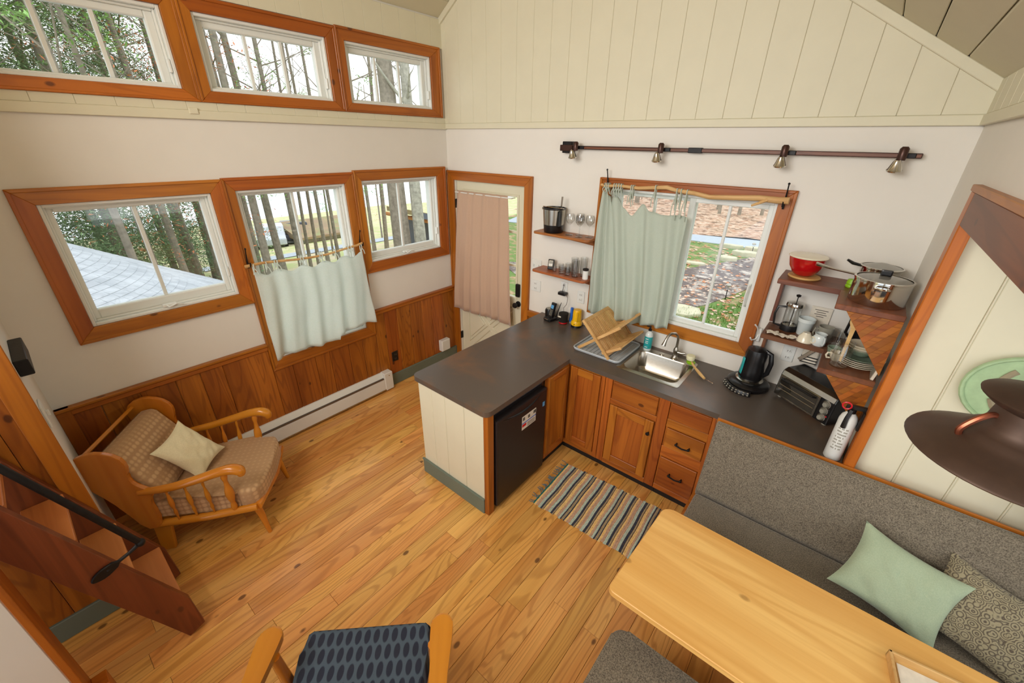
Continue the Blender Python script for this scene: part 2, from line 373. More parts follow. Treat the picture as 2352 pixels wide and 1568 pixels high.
# ------------------------------------------------------------ room shell
XR = 3.807; YC = -.65
fl = MB(); fl.box(-.02, 6.2, -5.6, .02, -.12, -.022); floor = fl.build('floor', 'dark', kind='structure')
rnd = random.Random(3); PW = .105
i = 0; x = 0.0
while x < 5.9:
    y = 0.0 if x < 3.8 else -.6; ys = -3.34 if x < .8 else (-4.4 if x < 3.8 else -2.7)
    first = True
    while y > ys+.01:
        L = rnd.uniform(.5, 2.0) if first else rnd.uniform(1.0, 2.6); first = False
        y2 = max(ys, y-L)
        if y2-ys < .25: y2 = ys
        B(x+.0008, x+PW-.0008, y2+.0006, y-.0006, -.022, 0, .0012).build('plank', 'floorY', floor)
        y = y2
    x += PW; i += 1
# left wall
hL = [(-3.01, -2.185, 1.375, 2.10), (-2.035, -1.19, .76, 2.10), (-1.035, -.165, 1.39, 2.115),
      (-3.01, -2.17, 2.71, 3.125), (-2.02, -1.17, 2.71, 3.125), (-1.02, -.16, 2.71, 3.125)]
wl = holes(MB(LW), -3.34, .14, -.1, 3.6, hL, 0, .16).build('wall_left', 'dry', kind='structure')
hB = [(.095, 1.035, 0, 2.08), (1.9, 3.055, 1.15, 2.13)]
wb = MB(BW); holes(wb, 0, XR+.16, -.1, 2.7, hB, 0, .16)
RX, RZ = 1.346, 4.30
wb.prism([(0, 2.7), (XR+.1, 2.7), (RX, RZ), (0, 3.44)], 0, .16, 'XZ')
wall_back = wb.build('wall_back', 'dry', kind='structure')
wr = MB(); wr.box(XR, XR+.16, YC, 0, 0, 2.9); wr.box(XR, XR+.16, -2.75, YC, 2.19, 2.9); wr.box(XR, XR+.16, -5.6, -2.75, 0, 2.9)  # last box: unseen near stretch of wall, added to shade the alcove
wall_right = wr.build('wall_right', 'dry', kind='structure')
lf = MB(); lf.box(.83, XR, -5.6, -3.92, 2.05, 2.2); lf.build('floor_loft', 'floorX', kind='structure')  # unseen loft slab, added to shade the partition and stair below
wj = MB(); wj.box(-.16, .798, -3.5, -3.34, -.1, 3.9); wall_jog = wj.build('wall_front', 'dry', kind='structure')
ws = MB(); ws.box(.70, .815, -4.6, -3.501, -.1, 2.6); wst = ws.build('wall_stairs', 'dry', kind='structure')
xk = -3.36; k = 0
for yy in (-3.345, -3.47, -3.60, -3.74, -3.9, -4.05, -4.2):
    y2 = {-3.345: -3.47, -3.47: -3.60, -3.60: -3.74, -3.74: -3.9, -3.9: -4.05, -4.05: -4.2, -4.2: -4.35}[yy]
    B(.8, .832, y2+.001, yy-.001, .13, 2.5, .002).build('board', 'wainsZ', wst)
B(.8, .846, -4.35, -3.345, 0, .132, .004).build('baseboard_stairs', 'green', kind='structure')
B(.832, .85, -3.41, -3.33, .13, 2.5, .003).build('trim_1', 'caseZ', kind='structure')
# under-loft partition and its wooden casing
wp = B(1.42, 1.52, -4.4, -3.60, 0, 1.2, .004); wp.build('wall_partition', 'dry', kind='structure')
B(1.415, 1.525, -3.60, -3.578, 0, 1.2, .002).build('trim_2', 'caseZ', kind='structure')
B(1.42, 1.50, -3.578, -3.525, .1, .262, .003).build('trim_3', 'caseY', kind='structure')
# alcove shell
al = MB(); al.box(XR+.02, 6.2, YC, YC+.14, -.1, 2.4); wall_alc = al.build('wall_alcove', 'cream', kind='structure')
xx = XR+.02; g = [4.0+.19*n for n in range(10)]
for a, b in zip([xx]+g, g+[6.0]): B(a+.004, b-.004, YC-.012, YC, .5, 2.3, .003).box(b-.0035, b+.0035, YC-.014, YC, .5, 2.3, .002).build('board', 'cream', wall_alc)
ac = MB(); ac.box(XR+.03, 6.2, -2.8, YC, 2.3, 2.4); ac.build('ceiling_alcove', 'cream', kind='structure')
wa = holes(MB(LW), -2.8, YC+.14, -.1, 2.4, [(-2.3, -1.1, 1.05, 2.0)], -6.0, -5.86).build('wall_alcove_end', 'dry', kind='structure')
# alcove opening casing (wood post and header)
pc = B(XR-.02, XR+.026, -.735, YC+.004, 0, 2.3, .004).build('trim_4', 'caseZ', kind='structure')
hd = MB(); hd.box(XR-.02, XR+.03, -4.2, -.735, 2.175, 2.3, .003); hd.build('trim_5', 'stairY', kind='structure')  # header casing in darker stair wood; its shade is put into the colour
hd = MB(); hd.box(XR-.026, XR+.03, -4.2, -.655, 2.3, 2.325, .003); hd.build('trim_6', 'caseY', kind='structure')
# ceiling slopes
cl = MB(); th = .03
cl.prism([(-.16, 3.44-.16*.64+.035), (RX, RZ+.035), (XR+.16, 2.734-.16*.637+.035), (XR+.16, 2.9), (RX, RZ+.16), (-.16, 3.52)], -5.6, .16, 'XZ')
ceiling = cl.build('ceiling', 'ceil', kind='structure')
def slope_board(x0, x1, z0, z1):
    mb = MB(); mb.prism([(x0, z0), (x1, z1), (x1, z1+.03), (x0, z0+.03)], -5.5, 0, 'XZ', .004); return mb
n = 9
for q in range(n):
    a, b = RX*q/n+.002, RX*(q+1)/n-.002
    slope_board(a, b, 3.44+a*.639, 3.44+b*.639).build('board', 'ceil', ceiling)
cx = [3.807, 3.647, 3.503, 3.351, 3.203]+[3.203-.151*q for q in range(1, 13)]
for a, b in zip(cx, cx[1:]):
    b = max(b, RX); a2, b2 = a-.002, b+.002
    slope_board(b2, a2, 2.734+.637*(XR-b2), 2.734+.637*(XR-a2)).build('board', 'ceil', ceiling)
    if b <= RX: break
# cream boards on gable and upper left wall
def ceil_z(x): return min(3.44+.639*x, 2.734+.637*(XR-x))
x = .065-.17
while x < XR:
    a, b = max(0, x)+.0004, min(XR, x+.17)-.0004
    pts = [(a, 2.597), (b, 2.597), (b, ceil_z(b))]+([(RX, RZ)] if a < RX < b else [])+[(a, ceil_z(a))]
    if b-a > .02: MB().prism(pts, -.014, 0, 'XZ', .0025).build('board', 'cream', wall_back)
    x += .17
y = .034-.17*20
while y < 0:
    a, b = max(-3.34, y)+.0004, min(0, y+.17)-.0004
    for z0, z1 in ((2.597, 2.645), (3.21, 3.43)) if b > -3.1 else ((2.597, 3.43),):
        if b-a > .02: B(a, b, -.014, 0, z0, z1, .0018, 1, LW).build('board', 'cream', wl)
    y += .17
for z0, z1 in ((2.597, 2.74),):
    y = -.0
    while y > -4.2:
        B(XR-.014, XR, y-.169, y-.001, z0, z1, .004).build('board', 'cream', wall_right); y -= .17
B(0, XR, -.022, 0, 2.55, 2.597, .003).build('trim_7', 'cream', kind='structure')
B(-3.34, 0, -.022, 0, 2.545, 2.597, .003, 1, LW).build('trim_8', 'cream', kind='structure')
B(XR-.022, XR, -4.2, 0, 2.55, 2.597, .003).build('trim_9', 'cream', kind='structure')
B(-2.175, -2.125, -.03, -.014, 2.575, 2.61, .003, 1, LW).build('trim_10', 'cream', kind='structure')
for s_, nm in ((0, 'trim_11'), (1, 'trim_12')):
    p = [(0, 3.44), (RX, RZ), (RX, RZ-.055), (0, 3.385)] if s_ == 0 else [(RX, RZ), (XR, 2.734), (XR, 2.68), (RX, RZ-.055)]
    MB().prism(p, -.034, -.012, 'XZ', .003).build(nm, 'cream', kind='structure')
# wainscot of the window wall
edges = [-3.34]; rr = random.Random(11)
while edges[-1] < -2.25: edges.append(edges[-1]+rr.choice([.12, .15, .17, .2]))
edges[-1] = -2.105; e = -2.105
for L in (.16, .2, .14, .19, .15, .155): e += L; edges.append(e)
edges[-1] = -1.105; e = -1.105
for L in (.12, .15, .17, .16, .14, .17): e += L; edges.append(e)
edges.append(0)
for a, b in zip(edges, edges[1:]):
    mid = (a+b)/2; top = .665 if -2.105 < mid < -1.105 else .865
    B(a+.001, b-.001, -.016, 0, .10, top, .004, 1, LW).build('board', 'wainsZ', wl)
B(-3.34, -2.105, -.032, 0, .865, .905, .006, 1, LW).build('trim_13', 'caseY', kind='structure')
B(-3.34, -2.105, -.045, 0, .905, .925, .004, 1, LW).build('trim_14', 'caseY', kind='structure')
B(-1.105, 0, -.032, 0, .865, .9, .006, 1, LW).build('trim_15', 'caseY', kind='structure')
B(-1.105, 0, -.045, 0, .9, .918, .004, 1, LW).build('trim_16', 'caseY', kind='structure')
B(-3.34, -.02, -.03, 0, 0, .132, .005, 1, LW).build('baseboard_left', 'green', kind='structure')
B(0, .035, -3.34, -3.272, 0, .925, .003).build('trim_17', 'caseZ', kind='structure')
B(1.13, 1.32, -.016, 0, .1, .84).build('trim_18', 'wainsZ', kind='structure')
B(1.13, 1.32, -.04, 0, .84, .9, .005).build('trim_19', 'caseX', kind='structure')

# ------------------------------------------------------------ windows
def casing(par, MX, o, i_, mats, lip=True):
    (U0, U1, Z0, Z1), (u0, u1, z0, z1) = o, i_
    quads = [([(U0, Z1), (U1, Z1), (u1, z1), (u0, z1)], mats[0]), ([(U0, Z0), (u0, z0), (u1, z0), (U1, Z0)], mats[0]),
             ([(U0, Z0), (U0, Z1), (u0, z1), (u0, z0)], mats[1]), ([(U1, Z0), (u1, z0), (u1, z1), (U1, Z1)], mats[1])]
    for q, mt in quads:
        mb = MB(MX); mb.prism(q, -.020, 0, 'XZ', .002)
        k = .22; a, b, c, d = q
        if q[0][1] == q[1][1]: outer = [a, b, tuple(b[n_]+(c[n_]-b[n_])*k for n_ in (0, 1)), tuple(a[n_]+(d[n_]-a[n_])*k for n_ in (0, 1))]
        elif q[0][0] == q[1][0]: outer = [a, b, tuple(b[n_]+(c[n_]-b[n_])*k for n_ in (0, 1)), tuple(a[n_]+(d[n_]-a[n_])*k for n_ in (0, 1))]
        else: outer = [a, tuple(a[n_]+(b[n_]-a[n_])*k for n_ in (0, 1)), tuple(d[n_]+(c[n_]-d[n_])*k for n_ in (0, 1)), d]
        mb.prism(outer, -.029, -.018, 'XZ', .003); mb.build('casing', mt, par)
def ring(mb, u0, u1, z0, z1, ml, mr, mb_, mt, w0, w1, bev=.003):
    mb.box(u0, u0+ml, w0, w1, z0, z1, bev); mb.box(u1-mr, u1, w0, w1, z0, z1, bev)
    mb.box(u0+ml, u1-mr, w0, w1, z0, z0+mb_, bev); mb.box(u0+ml, u1-mr, w0, w1, z1-mt, z1, bev); return mb
def lites(par, MX, u0, u1, z0, z1, nu, w, bar=.02, us=None):
    cuts = us or [u0+(u1-u0)*k/nu for k in range(1, nu)]
    ed = [u0]+list(cuts)+[u1]
    for c in cuts: B(c-bar/2, c+bar/2, w-.012, w+.012, z0, z1, .002, 1, MX).build('muntin', 'vinyl', par)
    for k, (a, b) in enumerate(zip(ed, ed[1:])):
        B(a+(bar/2 if k else 0), b-(bar/2 if k < len(ed)-2 else 0), w-.002, w+.002, z0, z1, 0, 1, MX).build('pane', 'glass', par)
def crank(par, MX, u, z):
    mb = MB(MX); mb.box(u-.05, u+.03, -.004, .03, z, z+.02, .004); mb.tube([(u-.03, -.004, z+.012), (u-.02, -.022, z+.004), (u+.02, -.028, z+.02), (u+.06, -.02, z+.006)], .006, 6); mb.build('crank_handle', 'vinyl', par)
def casement(n_, MX, o, i_, sm, nl, mats, crk=True):
    par = struct('window_%d' % n_); casing(par, MX, o, i_, mats); u0, u1, z0, z1 = i_
    mb = MB(MX); ring(mb, u0, u1, z0, z1, .018, .018, .018, .018, -.004, .15); ring(mb, u0+.018, u1-.018, z0+.018, z1-.018, .012, .012, .012, .012, .03, .15); mb.build('frame', 'vinyl', par)
    ms, mt, mbm = sm
    mb = MB(MX); ring(mb, u0+.026, u1-.026, z0+.026, z1-.026, ms-.026, ms-.026, mbm-.026, mt-.026, .05, .10, .006); mb.build('sash', 'vinyl', par)
    lites(par, MX, u0+ms, u1-ms, z0+mbm, z1-mt, nl, .075)
    if crk: crank(par, MX, (u0+u1)/2, z0+.02)
    B(u1-.034, u1-.02, .0, .03, z0+.2*(z1-z0), z0+.2*(z1-z0)+.07, .003, 1, MX).build('latch', 'vinyl', par)
    return par
mL = ('caseY', 'caseZ')
casement(1, LW, (-3.10, -2.105, 1.285, 2.185), (-3.01, -2.185, 1.375, 2.10), (.055, .052, .085), 2, mL)
casement(2, LW, (-2.105, -1.105, .665, 2.192), (-2.035, -1.19, .76, 2.105), (.05, .045, .07), 2, mL)
casement(3, LW, (-1.105, -.058, 1.295, 2.205), (-1.035, -.165, 1.39, 2.118), (.05, .045, .075), 2, mL)
casement(4, LW, (-3.10, -2.09, 2.645, 3.205), (-3.01, -2.17, 2.71, 3.125), (.07, .065, .03), 3, mL, False)
casement(5, LW, (-2.09, -1.09, 2.645, 3.205), (-2.02, -1.17, 2.71, 3.125), (.07, .065, .03), 3, mL, False)
casement(6, LW, (-1.09, -.05, 2.645, 3.215), (-1.02, -.16, 2.71, 3.13), (.07, .065, .03), 3, mL, False)
# kitchen slider
k7 = struct('window_7'); casing(k7, BW, (1.8, 3.143, 1.06, 2.205), (1.9, 3.055, 1.15, 2.13), ('caseX', 'caseZ'))
mb = MB(); ring(mb, 1.9, 3.055, 1.15, 2.13, .02, .02, .025, .02, -.002, .15); mb.build('frame', 'vinyl', k7)
mb = MB(); ring(mb, 2.505, 3.04, 1.175, 2.11, .042, .034, .035, .032, .02, .055, .004); mb.build('sash', 'vinyl', k7)
lites(k7, BW, 2.547, 3.006, 1.21, 2.078, 2, .038, .018)
mb = MB(); ring(mb, 1.92, 2.545, 1.175, 2.11, .04, .04, .035, .032, .07, .105, .004); mb.build('sash', 'vinyl', k7)
lites(k7, BW, 1.96, 2.505, 1.21, 2.078, 2, .088, .018)
MB().tube([(3.028, .02, 1.42), (3.02, -.012, 1.43), (3.015, -.016, 1.5), (3.02, -.012, 1.57), (3.028, .02, 1.58)], .006, 6).build('pull_handle', 'vinyl', k7)
# alcove end window
k8 = struct('window_8'); AE = Matrix(((0, -1, 0, 0), (1, 0, 0, 0), (0, 0, 1, 0), (0, 0, 0, 1)))
mb = MB(AE); ring(mb, -2.3, -1.1, 1.05, 2.0, .05, .05, .05, .05, -6.0, -5.88); mb.build('frame', 'vinyl', k8)
B(-2.25, -1.15, -5.95, -5.946, 1.1, 1.95, 0, 1, AE).build('pane', 'glass', k8)
# ------------------------------------------------------------ door
dr = struct('door_1'); casing(dr, BW, (0.0, 1.127, -.005, 2.17), (.095, 1.035, -.0, 2.08), ('caseX', 'caseZ'))
mb = MB(); holes(mb, .1, 1.03, .005, 2.075, [(.2, .925, .97, 1.975)], .03, .07); mb.build('door_leaf', 'cream', dr)
mb = MB(); ring(mb, .18, .945, .95, 1.995, .022, .022, .022, .022, .018, .035, .004)
for z in (1.305, 1.64): mb.box(.2, .925, .036, .062, z-.012, z+.012, .003)
for u in (.44, .685): mb.box(u-.012, u+.012, .036, .062, .97, 1.975, .003)
mb.build('door_muntins', 'cream', dr)
for u0, u1 in ((.2, .428), (.452, .673), (.697, .925)):
    for z0, z1 in ((.97, 1.293), (1.317, 1.628), (1.652, 1.975)): B(u0, u1, .047, .051, z0, z1).build('pane', 'glass', dr)
def tri(pts):
    mb = MB(); pts3 = [(a, .026, b) for a, b in pts]; mb.tube(pts3+[pts3[0]], .009, 6)
    cx_, cz_ = sum(p[0] for p in pts)/len(pts), sum(p[1] for p in pts)/len(pts)
    mb.prism([(cx_+(a-cx_)*.78, cz_+(b-cz_)*.78) for a, b in pts], .018, .032, 'XZ', .004); mb.build('door_panel', 'cream', dr)
tri([(.24, .86), (.88, .86), (.56, .56)]); tri([(.22, .82), (.22, .24), (.52, .53)]); tri([(.90, .82), (.90, .24), (.60, .53)]); tri([(.26, .19), (.86, .19), (.56, .49)])
B(.935, .985, .0, .03, .99, 1.13, .012, 2).build('deadbolt', 'blackm', dr)
MB().lathe([(0, .03), (.032, .03), (.032, .022), (.012, .018), (.012, -.01), (.026, -.018), (.03, -.035), (.02, -.048), (0, -.05)], (.962, 0, .908), 16, 'Y').build('knob', 'blackm', dr, True)
for z in (.25, 1.8): B(.09, .104, -.006, .03, z, z+.09, .003).build('hinge', 'blackm', dr)
B(.14, 1.0, .03, .032, -.02, .0).build('threshold', 'steel', dr)

# ------------------------------------------------------------ outdoors
rx = random.Random(21)
g = MB(); g.prism([(-4, .3), (40, .3), (40, 60), (-11, 60), (-8, 10.5)], -.5, -.4, 'XY'); ground = g.build('ground', 'lawn', kind='structure')
def patch(name, pts, z0, z1, mat, kind='structure'): return MB().prism(pts, z0, z1, 'XY').build(name, mat, kind=kind)
patch('gravel_path', [(-3.5, 4.8), (.402, 7.39), (.93, 8.66), (1.54, 10.2), (4.5, 13), (6, 12.8), (4, 8.6), (2.07, 7.0), (1.79, 5.81), (1.63, 5.14), (1.33, 4.5), (-1, 3.4)], -.4, -.385, 'gravel')
patch('asphalt_road', [(-7.2, 9.4), (-.7, 11.05), (1.4, 11.2), (8, 10.2), (30, 7), (30, 10), (9, 13.2), (1.22, 12.65), (-1, 12.06), (-7.6, 10.6)], -.4, -.38, 'road')
hl = MB(); hl.grid(lambda u, v: (lerp(-9, 30, u), 12.05+30*v+.27*min(2.3, max(0, u*39-8)), -.39+1.9*v**1.1+.12*noise.noise(Vector((u*14, v*9, 0)))), 40, 26); hl.build('leafy_hill', 'leafhill', kind='structure')
# leaf litter lying on the ground outside the kitchen window
def leaves(name, lb, n, f, sz, mats, cat='leaves'):
    for k, mt in enumerate(mats):
        mb = MB()
        for _ in range(n//len(mats)):
            p = f(); s_ = sz*rx.uniform(.6, 1.3); a = rx.uniform(0, 6.28); t_ = rx.uniform(-.5, .5)
            ca, sa = math.cos(a)*s_, math.sin(a)*s_
            mb._add([(p[0]+ca, p[1]+sa, p[2]+t_*s_*.3), (p[0]-sa*.7, p[1]+ca*.7, p[2]+s_*.25), (p[0]-ca, p[1]-sa, p[2]-t_*s_*.3+.01), (p[0]+sa*.7, p[1]-ca*.7, p[2]+.005)], [(0, 1, 2, 3)])
        o = mb.build(name, mt); tag(o, lb[k], cat, None, 'stuff')
M['lf1'] = plain('dry_leaf_pink', lin(232, 196, 172), .9); M['lf2'] = plain('dry_leaf_rust', lin(206, 138, 96), .9); M['grassb'] = plain('grass_blades', lin(110, 150, 66), .9, 0, 2, .2)
def near(): x_ = rx.uniform(.4, 4.2); y_ = rx.uniform(1.5, 6.8); return (x_, y_, -.39)
def far_(): x_ = rx.uniform(-2.5, 3); y_ = rx.uniform(6.8, 11); return (x_, y_, -.385)
leaves('fallen_leaves', ['pale pink dry leaves scattered on grass outside kitchen window', 'rust brown dry leaves scattered on grass outside kitchen window'], 1300, near, .055, ['lf1', 'lf2'])
leaves('fallen_leaves', ['pale dry leaves scattered by the gravel path', 'rust dry leaves scattered by the gravel path'], 500, far_, .055, ['lf1', 'lf2'])
mb = MB()
for _ in range(9000):
    x_, y_ = rx.uniform(.4, 4.2), rx.uniform(1.8, 6.5)
    if y_ > 3.9+max(0, (x_-1.0))*1.6 and y_ < 8: continue
    h_ = rx.uniform(.05, .13); a = rx.uniform(0, 6.28); d_ = .007
    mb._add([(x_-d_*math.cos(a), y_-d_*math.sin(a), -.4), (x_+d_*math.cos(a), y_+d_*math.sin(a), -.4), (x_+rx.uniform(-.03, .03), y_+rx.uniform(-.03, .03), -.4+h_)], [(0, 1, 2)])
tag(mb.build('grass', 'grassb'), 'green grass blades on the bank outside kitchen window', 'grass', None, 'stuff')
def stone(x_, y_, sx, sy, h_, rz, lb, sd):
    rr2 = random.Random(sd); pts = [(sx*math.cos(a*.628)*rr2.uniform(.8, 1.1), sy*math.sin(a*.628)*rr2.uniform(.8, 1.1)) for a in range(10)]
    o = MB().prism(pts, -.03, h_, 'XY', .03, 2).build('flagstone', 'stone'); o.location = (x_, y_, -.39); o.rotation_euler = (0, 0, R(rz)); tag(o, lb, 'stone', None)
stone(1.36, 4.45, .42, .3, .06, 20, 'pale flat stone at lower left beyond window, by gravel edge', 1); stone(2.45, 6.2, .34, .75, .12, 15, 'large pale flat stone beside the near garden light', 2)
stone(.30, 8.1, .5, .12, .05, 12, 'thin flat stone lying in grass left of the path', 3); stone(.98, 9.15, .3, .16, .1, 20, 'small pale stone at left of far stone row', 4)
stone(1.3, 10.05, .38, .18, .12, 10, 'middle pale stone of the far stone row', 5); stone(1.45, 10.75, .42, .16, .14, 8, 'stone under the far garden light', 6); stone(.66, 10.85, .4, .13, .1, 8, 'stone at the road edge, leftmost of far stone row', 7)
def glight(x_, y_, lb):
    t = thing('garden_light', lb, 'garden light', (x_, y_, -.4), 0)
    MB().tube([(0, 0, 0), (0, 0, .22)], .009, 8).build('stake', 'blackm', t, True, local=True)
    MB().lathe([(0, .22), (.03, .22), (.034, .26), (.03, .3)], (0, 0, 0), 14).build('lens', 'glassw', t, True, local=True)
    MB().lathe([(.05, .295), (.055, .31), (.035, .34), (0, .35)], (0, 0, 0), 14).build('cap', 'steel', t, True, local=True)
glight(1.83, 5.75, 'nearer garden stake light seen through the kitchen window'); glight(1.36, 10.35, 'farther garden stake light by the row of stones')
# trees ------------------------------------------------------
def trunk_mesh(h, r, seed, nb=9, seg=8, lean=.05, br=.35):
    q = random.Random(seed); mb = MB(); pts = []; rr3 = []
    for k in range(12):
        t_ = k/11; pts.append((lean*h*t_+.10*r*math.sin(k*1.3+seed), .10*r*math.cos(k*1.7+seed), h*t_)); rr3.append(r*(1.12-.72*t_)+(.25*r if k == 0 else 0))
    mb.tube(pts, rr3, seg)
    for b_ in range(nb):
        t_ = q.uniform(br, .97); base = Vector((lean*h*t_, 0, h*t_)); a = q.uniform(0, 6.28); L_ = h*q.uniform(.1, .28)*(1.15-t_*.5); up = q.uniform(.3, 1.1)
        d = Vector((math.cos(a), math.sin(a), up)).normalized(); p = [base+d*L_*s+Vector((0, 0, .1*L_*s*s)) for s in (0, .35, .7, 1)]
        r0 = r*(1.0-.75*t_)*.42; mb.tube(p, [r0, r0*.7, r0*.45, r0*.15], 5)
        for _ in range(3):
            s = q.uniform(.3, .9); c_ = base+d*L_*s; d2 = (d+Vector((q.uniform(-1, 1), q.uniform(-1, 1), q.uniform(-.2, .7)))).normalized()
            mb.tube([c_, c_+d2*L_*.22, c_+d2*L_*.42+Vector((0, 0, .05*L_))], [r0*.4, r0*.25, r0*.06], 4)
    return mb
def foliage_mesh(h, rad, n, seed, z0=.25, size=.16, shape='cone', clusters=60):
    q = random.Random(seed); mb = MB(); cs = []
    for _ in range(clusters):
        t_ = q.uniform(z0, 1.0); a = q.uniform(0, 6.28); rm = rad*(1.05-t_) if shape == 'cone' else rad*(1-abs(t_-.65)*1.3)
        rr4 = rm*q.uniform(.25, 1.0); cs.append((Vector((rr4*math.cos(a), rr4*math.sin(a), h*t_)), q.uniform(.3, .75)*rad*.45))
    for _ in range(n):
        c_, s_ = q.choice(cs); p = c_+Vector((q.gauss(0, s_*.6), q.gauss(0, s_*.6), q.gauss(0, s_*.22)))
        u_ = Vector((q.uniform(-1, 1), q.uniform(-1, 1), q.uniform(-.4, .4))).normalized(); v_ = u_.cross(Vector((q.uniform(-.4, .4), q.uniform(-.4, .4), 1))).normalized(); k_ = size*q.uniform(.5, 1.2)
        mb._add([p-u_*k_, p+v_*k_*.3, p+u_*k_, p-v_*k_*.3], [(0, 1, 2, 3)])
    return mb
def mesh_of(mb, mat):
    me = bpy.data.meshes.new('m'); bmesh.ops.recalc_face_normals(mb.b, faces=mb.b.faces); mb.b.to_mesh(me); mb.b.free(); me.materials.append(M[mat]); return me
TR = {'thin': [mesh_of(trunk_mesh(11, .062, s, 9, 7, .03*(s-1)), 'bark') for s in (0, 1, 2)], 'mid': [mesh_of(trunk_mesh(13, .105, s+5, 10, 9, .02), 'bark') for s in (0, 1)],
      'big': [mesh_of(trunk_mesh(14, .26, 12, 9, 12, -.01, .5), 'barkl'), mesh_of(trunk_mesh(14, .30, 11, 9, 12, .015, .5), 'bark')]}
FO = {'ever': [mesh_of(foliage_mesh(10, 2.8, 36000, s, .06, .058, 'cone', 190), 'evleaf') for s in (1, 2)], 'orange': [mesh_of(foliage_mesh(10, 2.4, 2600, s, .15, .05, 'round', 70), 'orleaf') for s in (3, 4)],
      'pine': [mesh_of(foliage_mesh(10, 1.7, 5000, s, .3, .06, 'round', 40), 'pineleaf') for s in (5, 6)], 'pale': [mesh_of(foliage_mesh(10, 3.0, 2600, 8, .15, .14, 'round', 70), 'bristle')]}
tn = [0]
def tree(x_, y_, z_, tk, fo, lb, s_=1.0, grp=None):
    t = thing('tree', lb, 'tree', (x_, y_, z_), rx.uniform(0, 6.28), grp); t.scale = (s_, s_, s_); tn[0] += 1
    o = bpy.data.objects.new('trunk', TR[tk][tn[0] % len(TR[tk])]); C.objects.link(o); o.parent = t
    if fo: o = bpy.data.objects.new('foliage', FO[fo][tn[0] % len(FO[fo])]); C.objects.link(o); o.parent = t; o['kind'] = 'stuff'
    return t
def gz(x_): return -.8+.13*x_
lm_ = MB(); lm_.grid(lambda u, v: (lerp(-.2, -90, u**1.6), lerp(-60, 60, v), -.8+.13*lerp(-.2, -90, u**1.6)), 20, 10); lm_.build('lower_ground', 'leftlawn', kind='structure')
def strip(name, pts, mat): return MB().grid(lambda u, v: (lambda p: (p[0], p[1], gz(p[0])+.03))(tuple(lerp(lerp(pts[0][i_], pts[1][i_], u), lerp(pts[3][i_], pts[2][i_], u), v) for i_ in (0, 1))), 12, 2).build(name, mat, kind='structure')
strip('lower_road', [(-20.5, -4), (-18.5, 16), (-20.3, 16.5), (-22.3, -4)], 'road')
# right-hand lower window: big trunks and the shed
tree(-6.6, 4.05, gz(-6.6), 'big', None, 'thick lichen-spotted trunk in centre of the right lower window', .82)
tree(-6.2, 4.42, gz(-6.2), 'big', None, 'pale lichen-covered trunk right of the thick one', .66)
tree(-15.6, 8.75, gz(-15.6), 'mid', None, 'slender trunk at left of the right lower window', .8)
tree(-12.6, 7.5, gz(-12.6), 'mid', None, 'mid-size trunk left of the thick lichen trunk', .85)
tree(-9.0, 7.3, gz(-9), 'thin', None, 'thin mossy trunk at the right edge of right lower window', 1)
# middle window trunks
for k, (x_, y_, kd, lb, s_) in enumerate([(-10.5, 2.15, 'mid', 'dark leaning trunk behind the tall window muntin', 1.0), (-15, 2.95, 'mid', 'forked trunk at left of the tall window', 1), (-12.5, 1.55, 'mid', 'broad trunk at far left edge of tall window', .9), (-16.5, 3.9, 'thin', 'thin wavy trunk left of muntin in tall window', 1.1),
    (-13.5, 4.0, 'mid', 'trunk just right of the muntin in tall window', .8), (-14, 4.6, 'thin', 'first slim trunk in right pane of tall window', 1), (-14.5, 5.2, 'thin', 'second slim trunk in right pane of tall window', 1.1), (-13.2, 5.0, 'mid', 'straight grey trunk in right pane of tall window', .7), (-13.6, 5.7, 'thin', 'third slim trunk in right pane of tall window', 1.1), (-12.6, 5.6, 'mid', 'trunk near the right sash of tall window', .6), (-18, 3.3, 'thin', 'faint slim trunk far behind left pane of tall window', 1.1)]):
    tree(x_, y_, gz(x_), kd, None, lb, s_)
tree(-17.0, 3.2, gz(-17), 'thin', 'orange', 'small tree with orange leaves at left of tall window', .95); tree(-17, 7.2, gz(-17), 'thin', 'pine', 'green pine tufts beyond the tall window muntin', .75)
tree(-21, 12.8, gz(-21), 'thin', 'orange', 'red-leaved tree behind trunks in right lower window', .8)
# evergreens behind the neighbouring roof
for k, (x_, y_, kd, lb, s_) in enumerate([(-13.5, -5.2, 'ever', 'dense evergreen at far left behind the slate roof', 1.15), (-12.5, -2.9, 'ever', 'second dense evergreen from left behind slate roof', 1.1), (-13.5, -1.2, 'ever', 'dense evergreen in middle behind slate roof', 1.15), (-16, -3.6, 'ever', 'evergreen standing in second row behind slate roof', 1.3),
    (-19, -5.5, 'ever', 'distant evergreen behind the left dense ones', 1.5), (-18.5, -2.2, 'ever', 'distant evergreen behind middle dense one', 1.5), (-17.5, 1.2, 'ever', 'dense evergreen behind orange leaves in left lower window', 1.2),
    (-16, .4, 'ever', 'evergreen with bare lower trunk right of roof peak', 1.0), (-14, .7, 'orange', 'orange-leaved tree between evergreens and trunks', 1.0), (-17, 1.9, 'orange', 'tall orange-leaved tree right of left lower window', 1.1), (-18, -7.5, 'ever', 'large evergreen at extreme left beyond the roof', 1.4), (-20, -.8, 'ever', 'distant evergreen filling gap behind middle one', 1.5)]):
    tree(x_, y_, gz(x_), 'mid', kd, lb, s_)
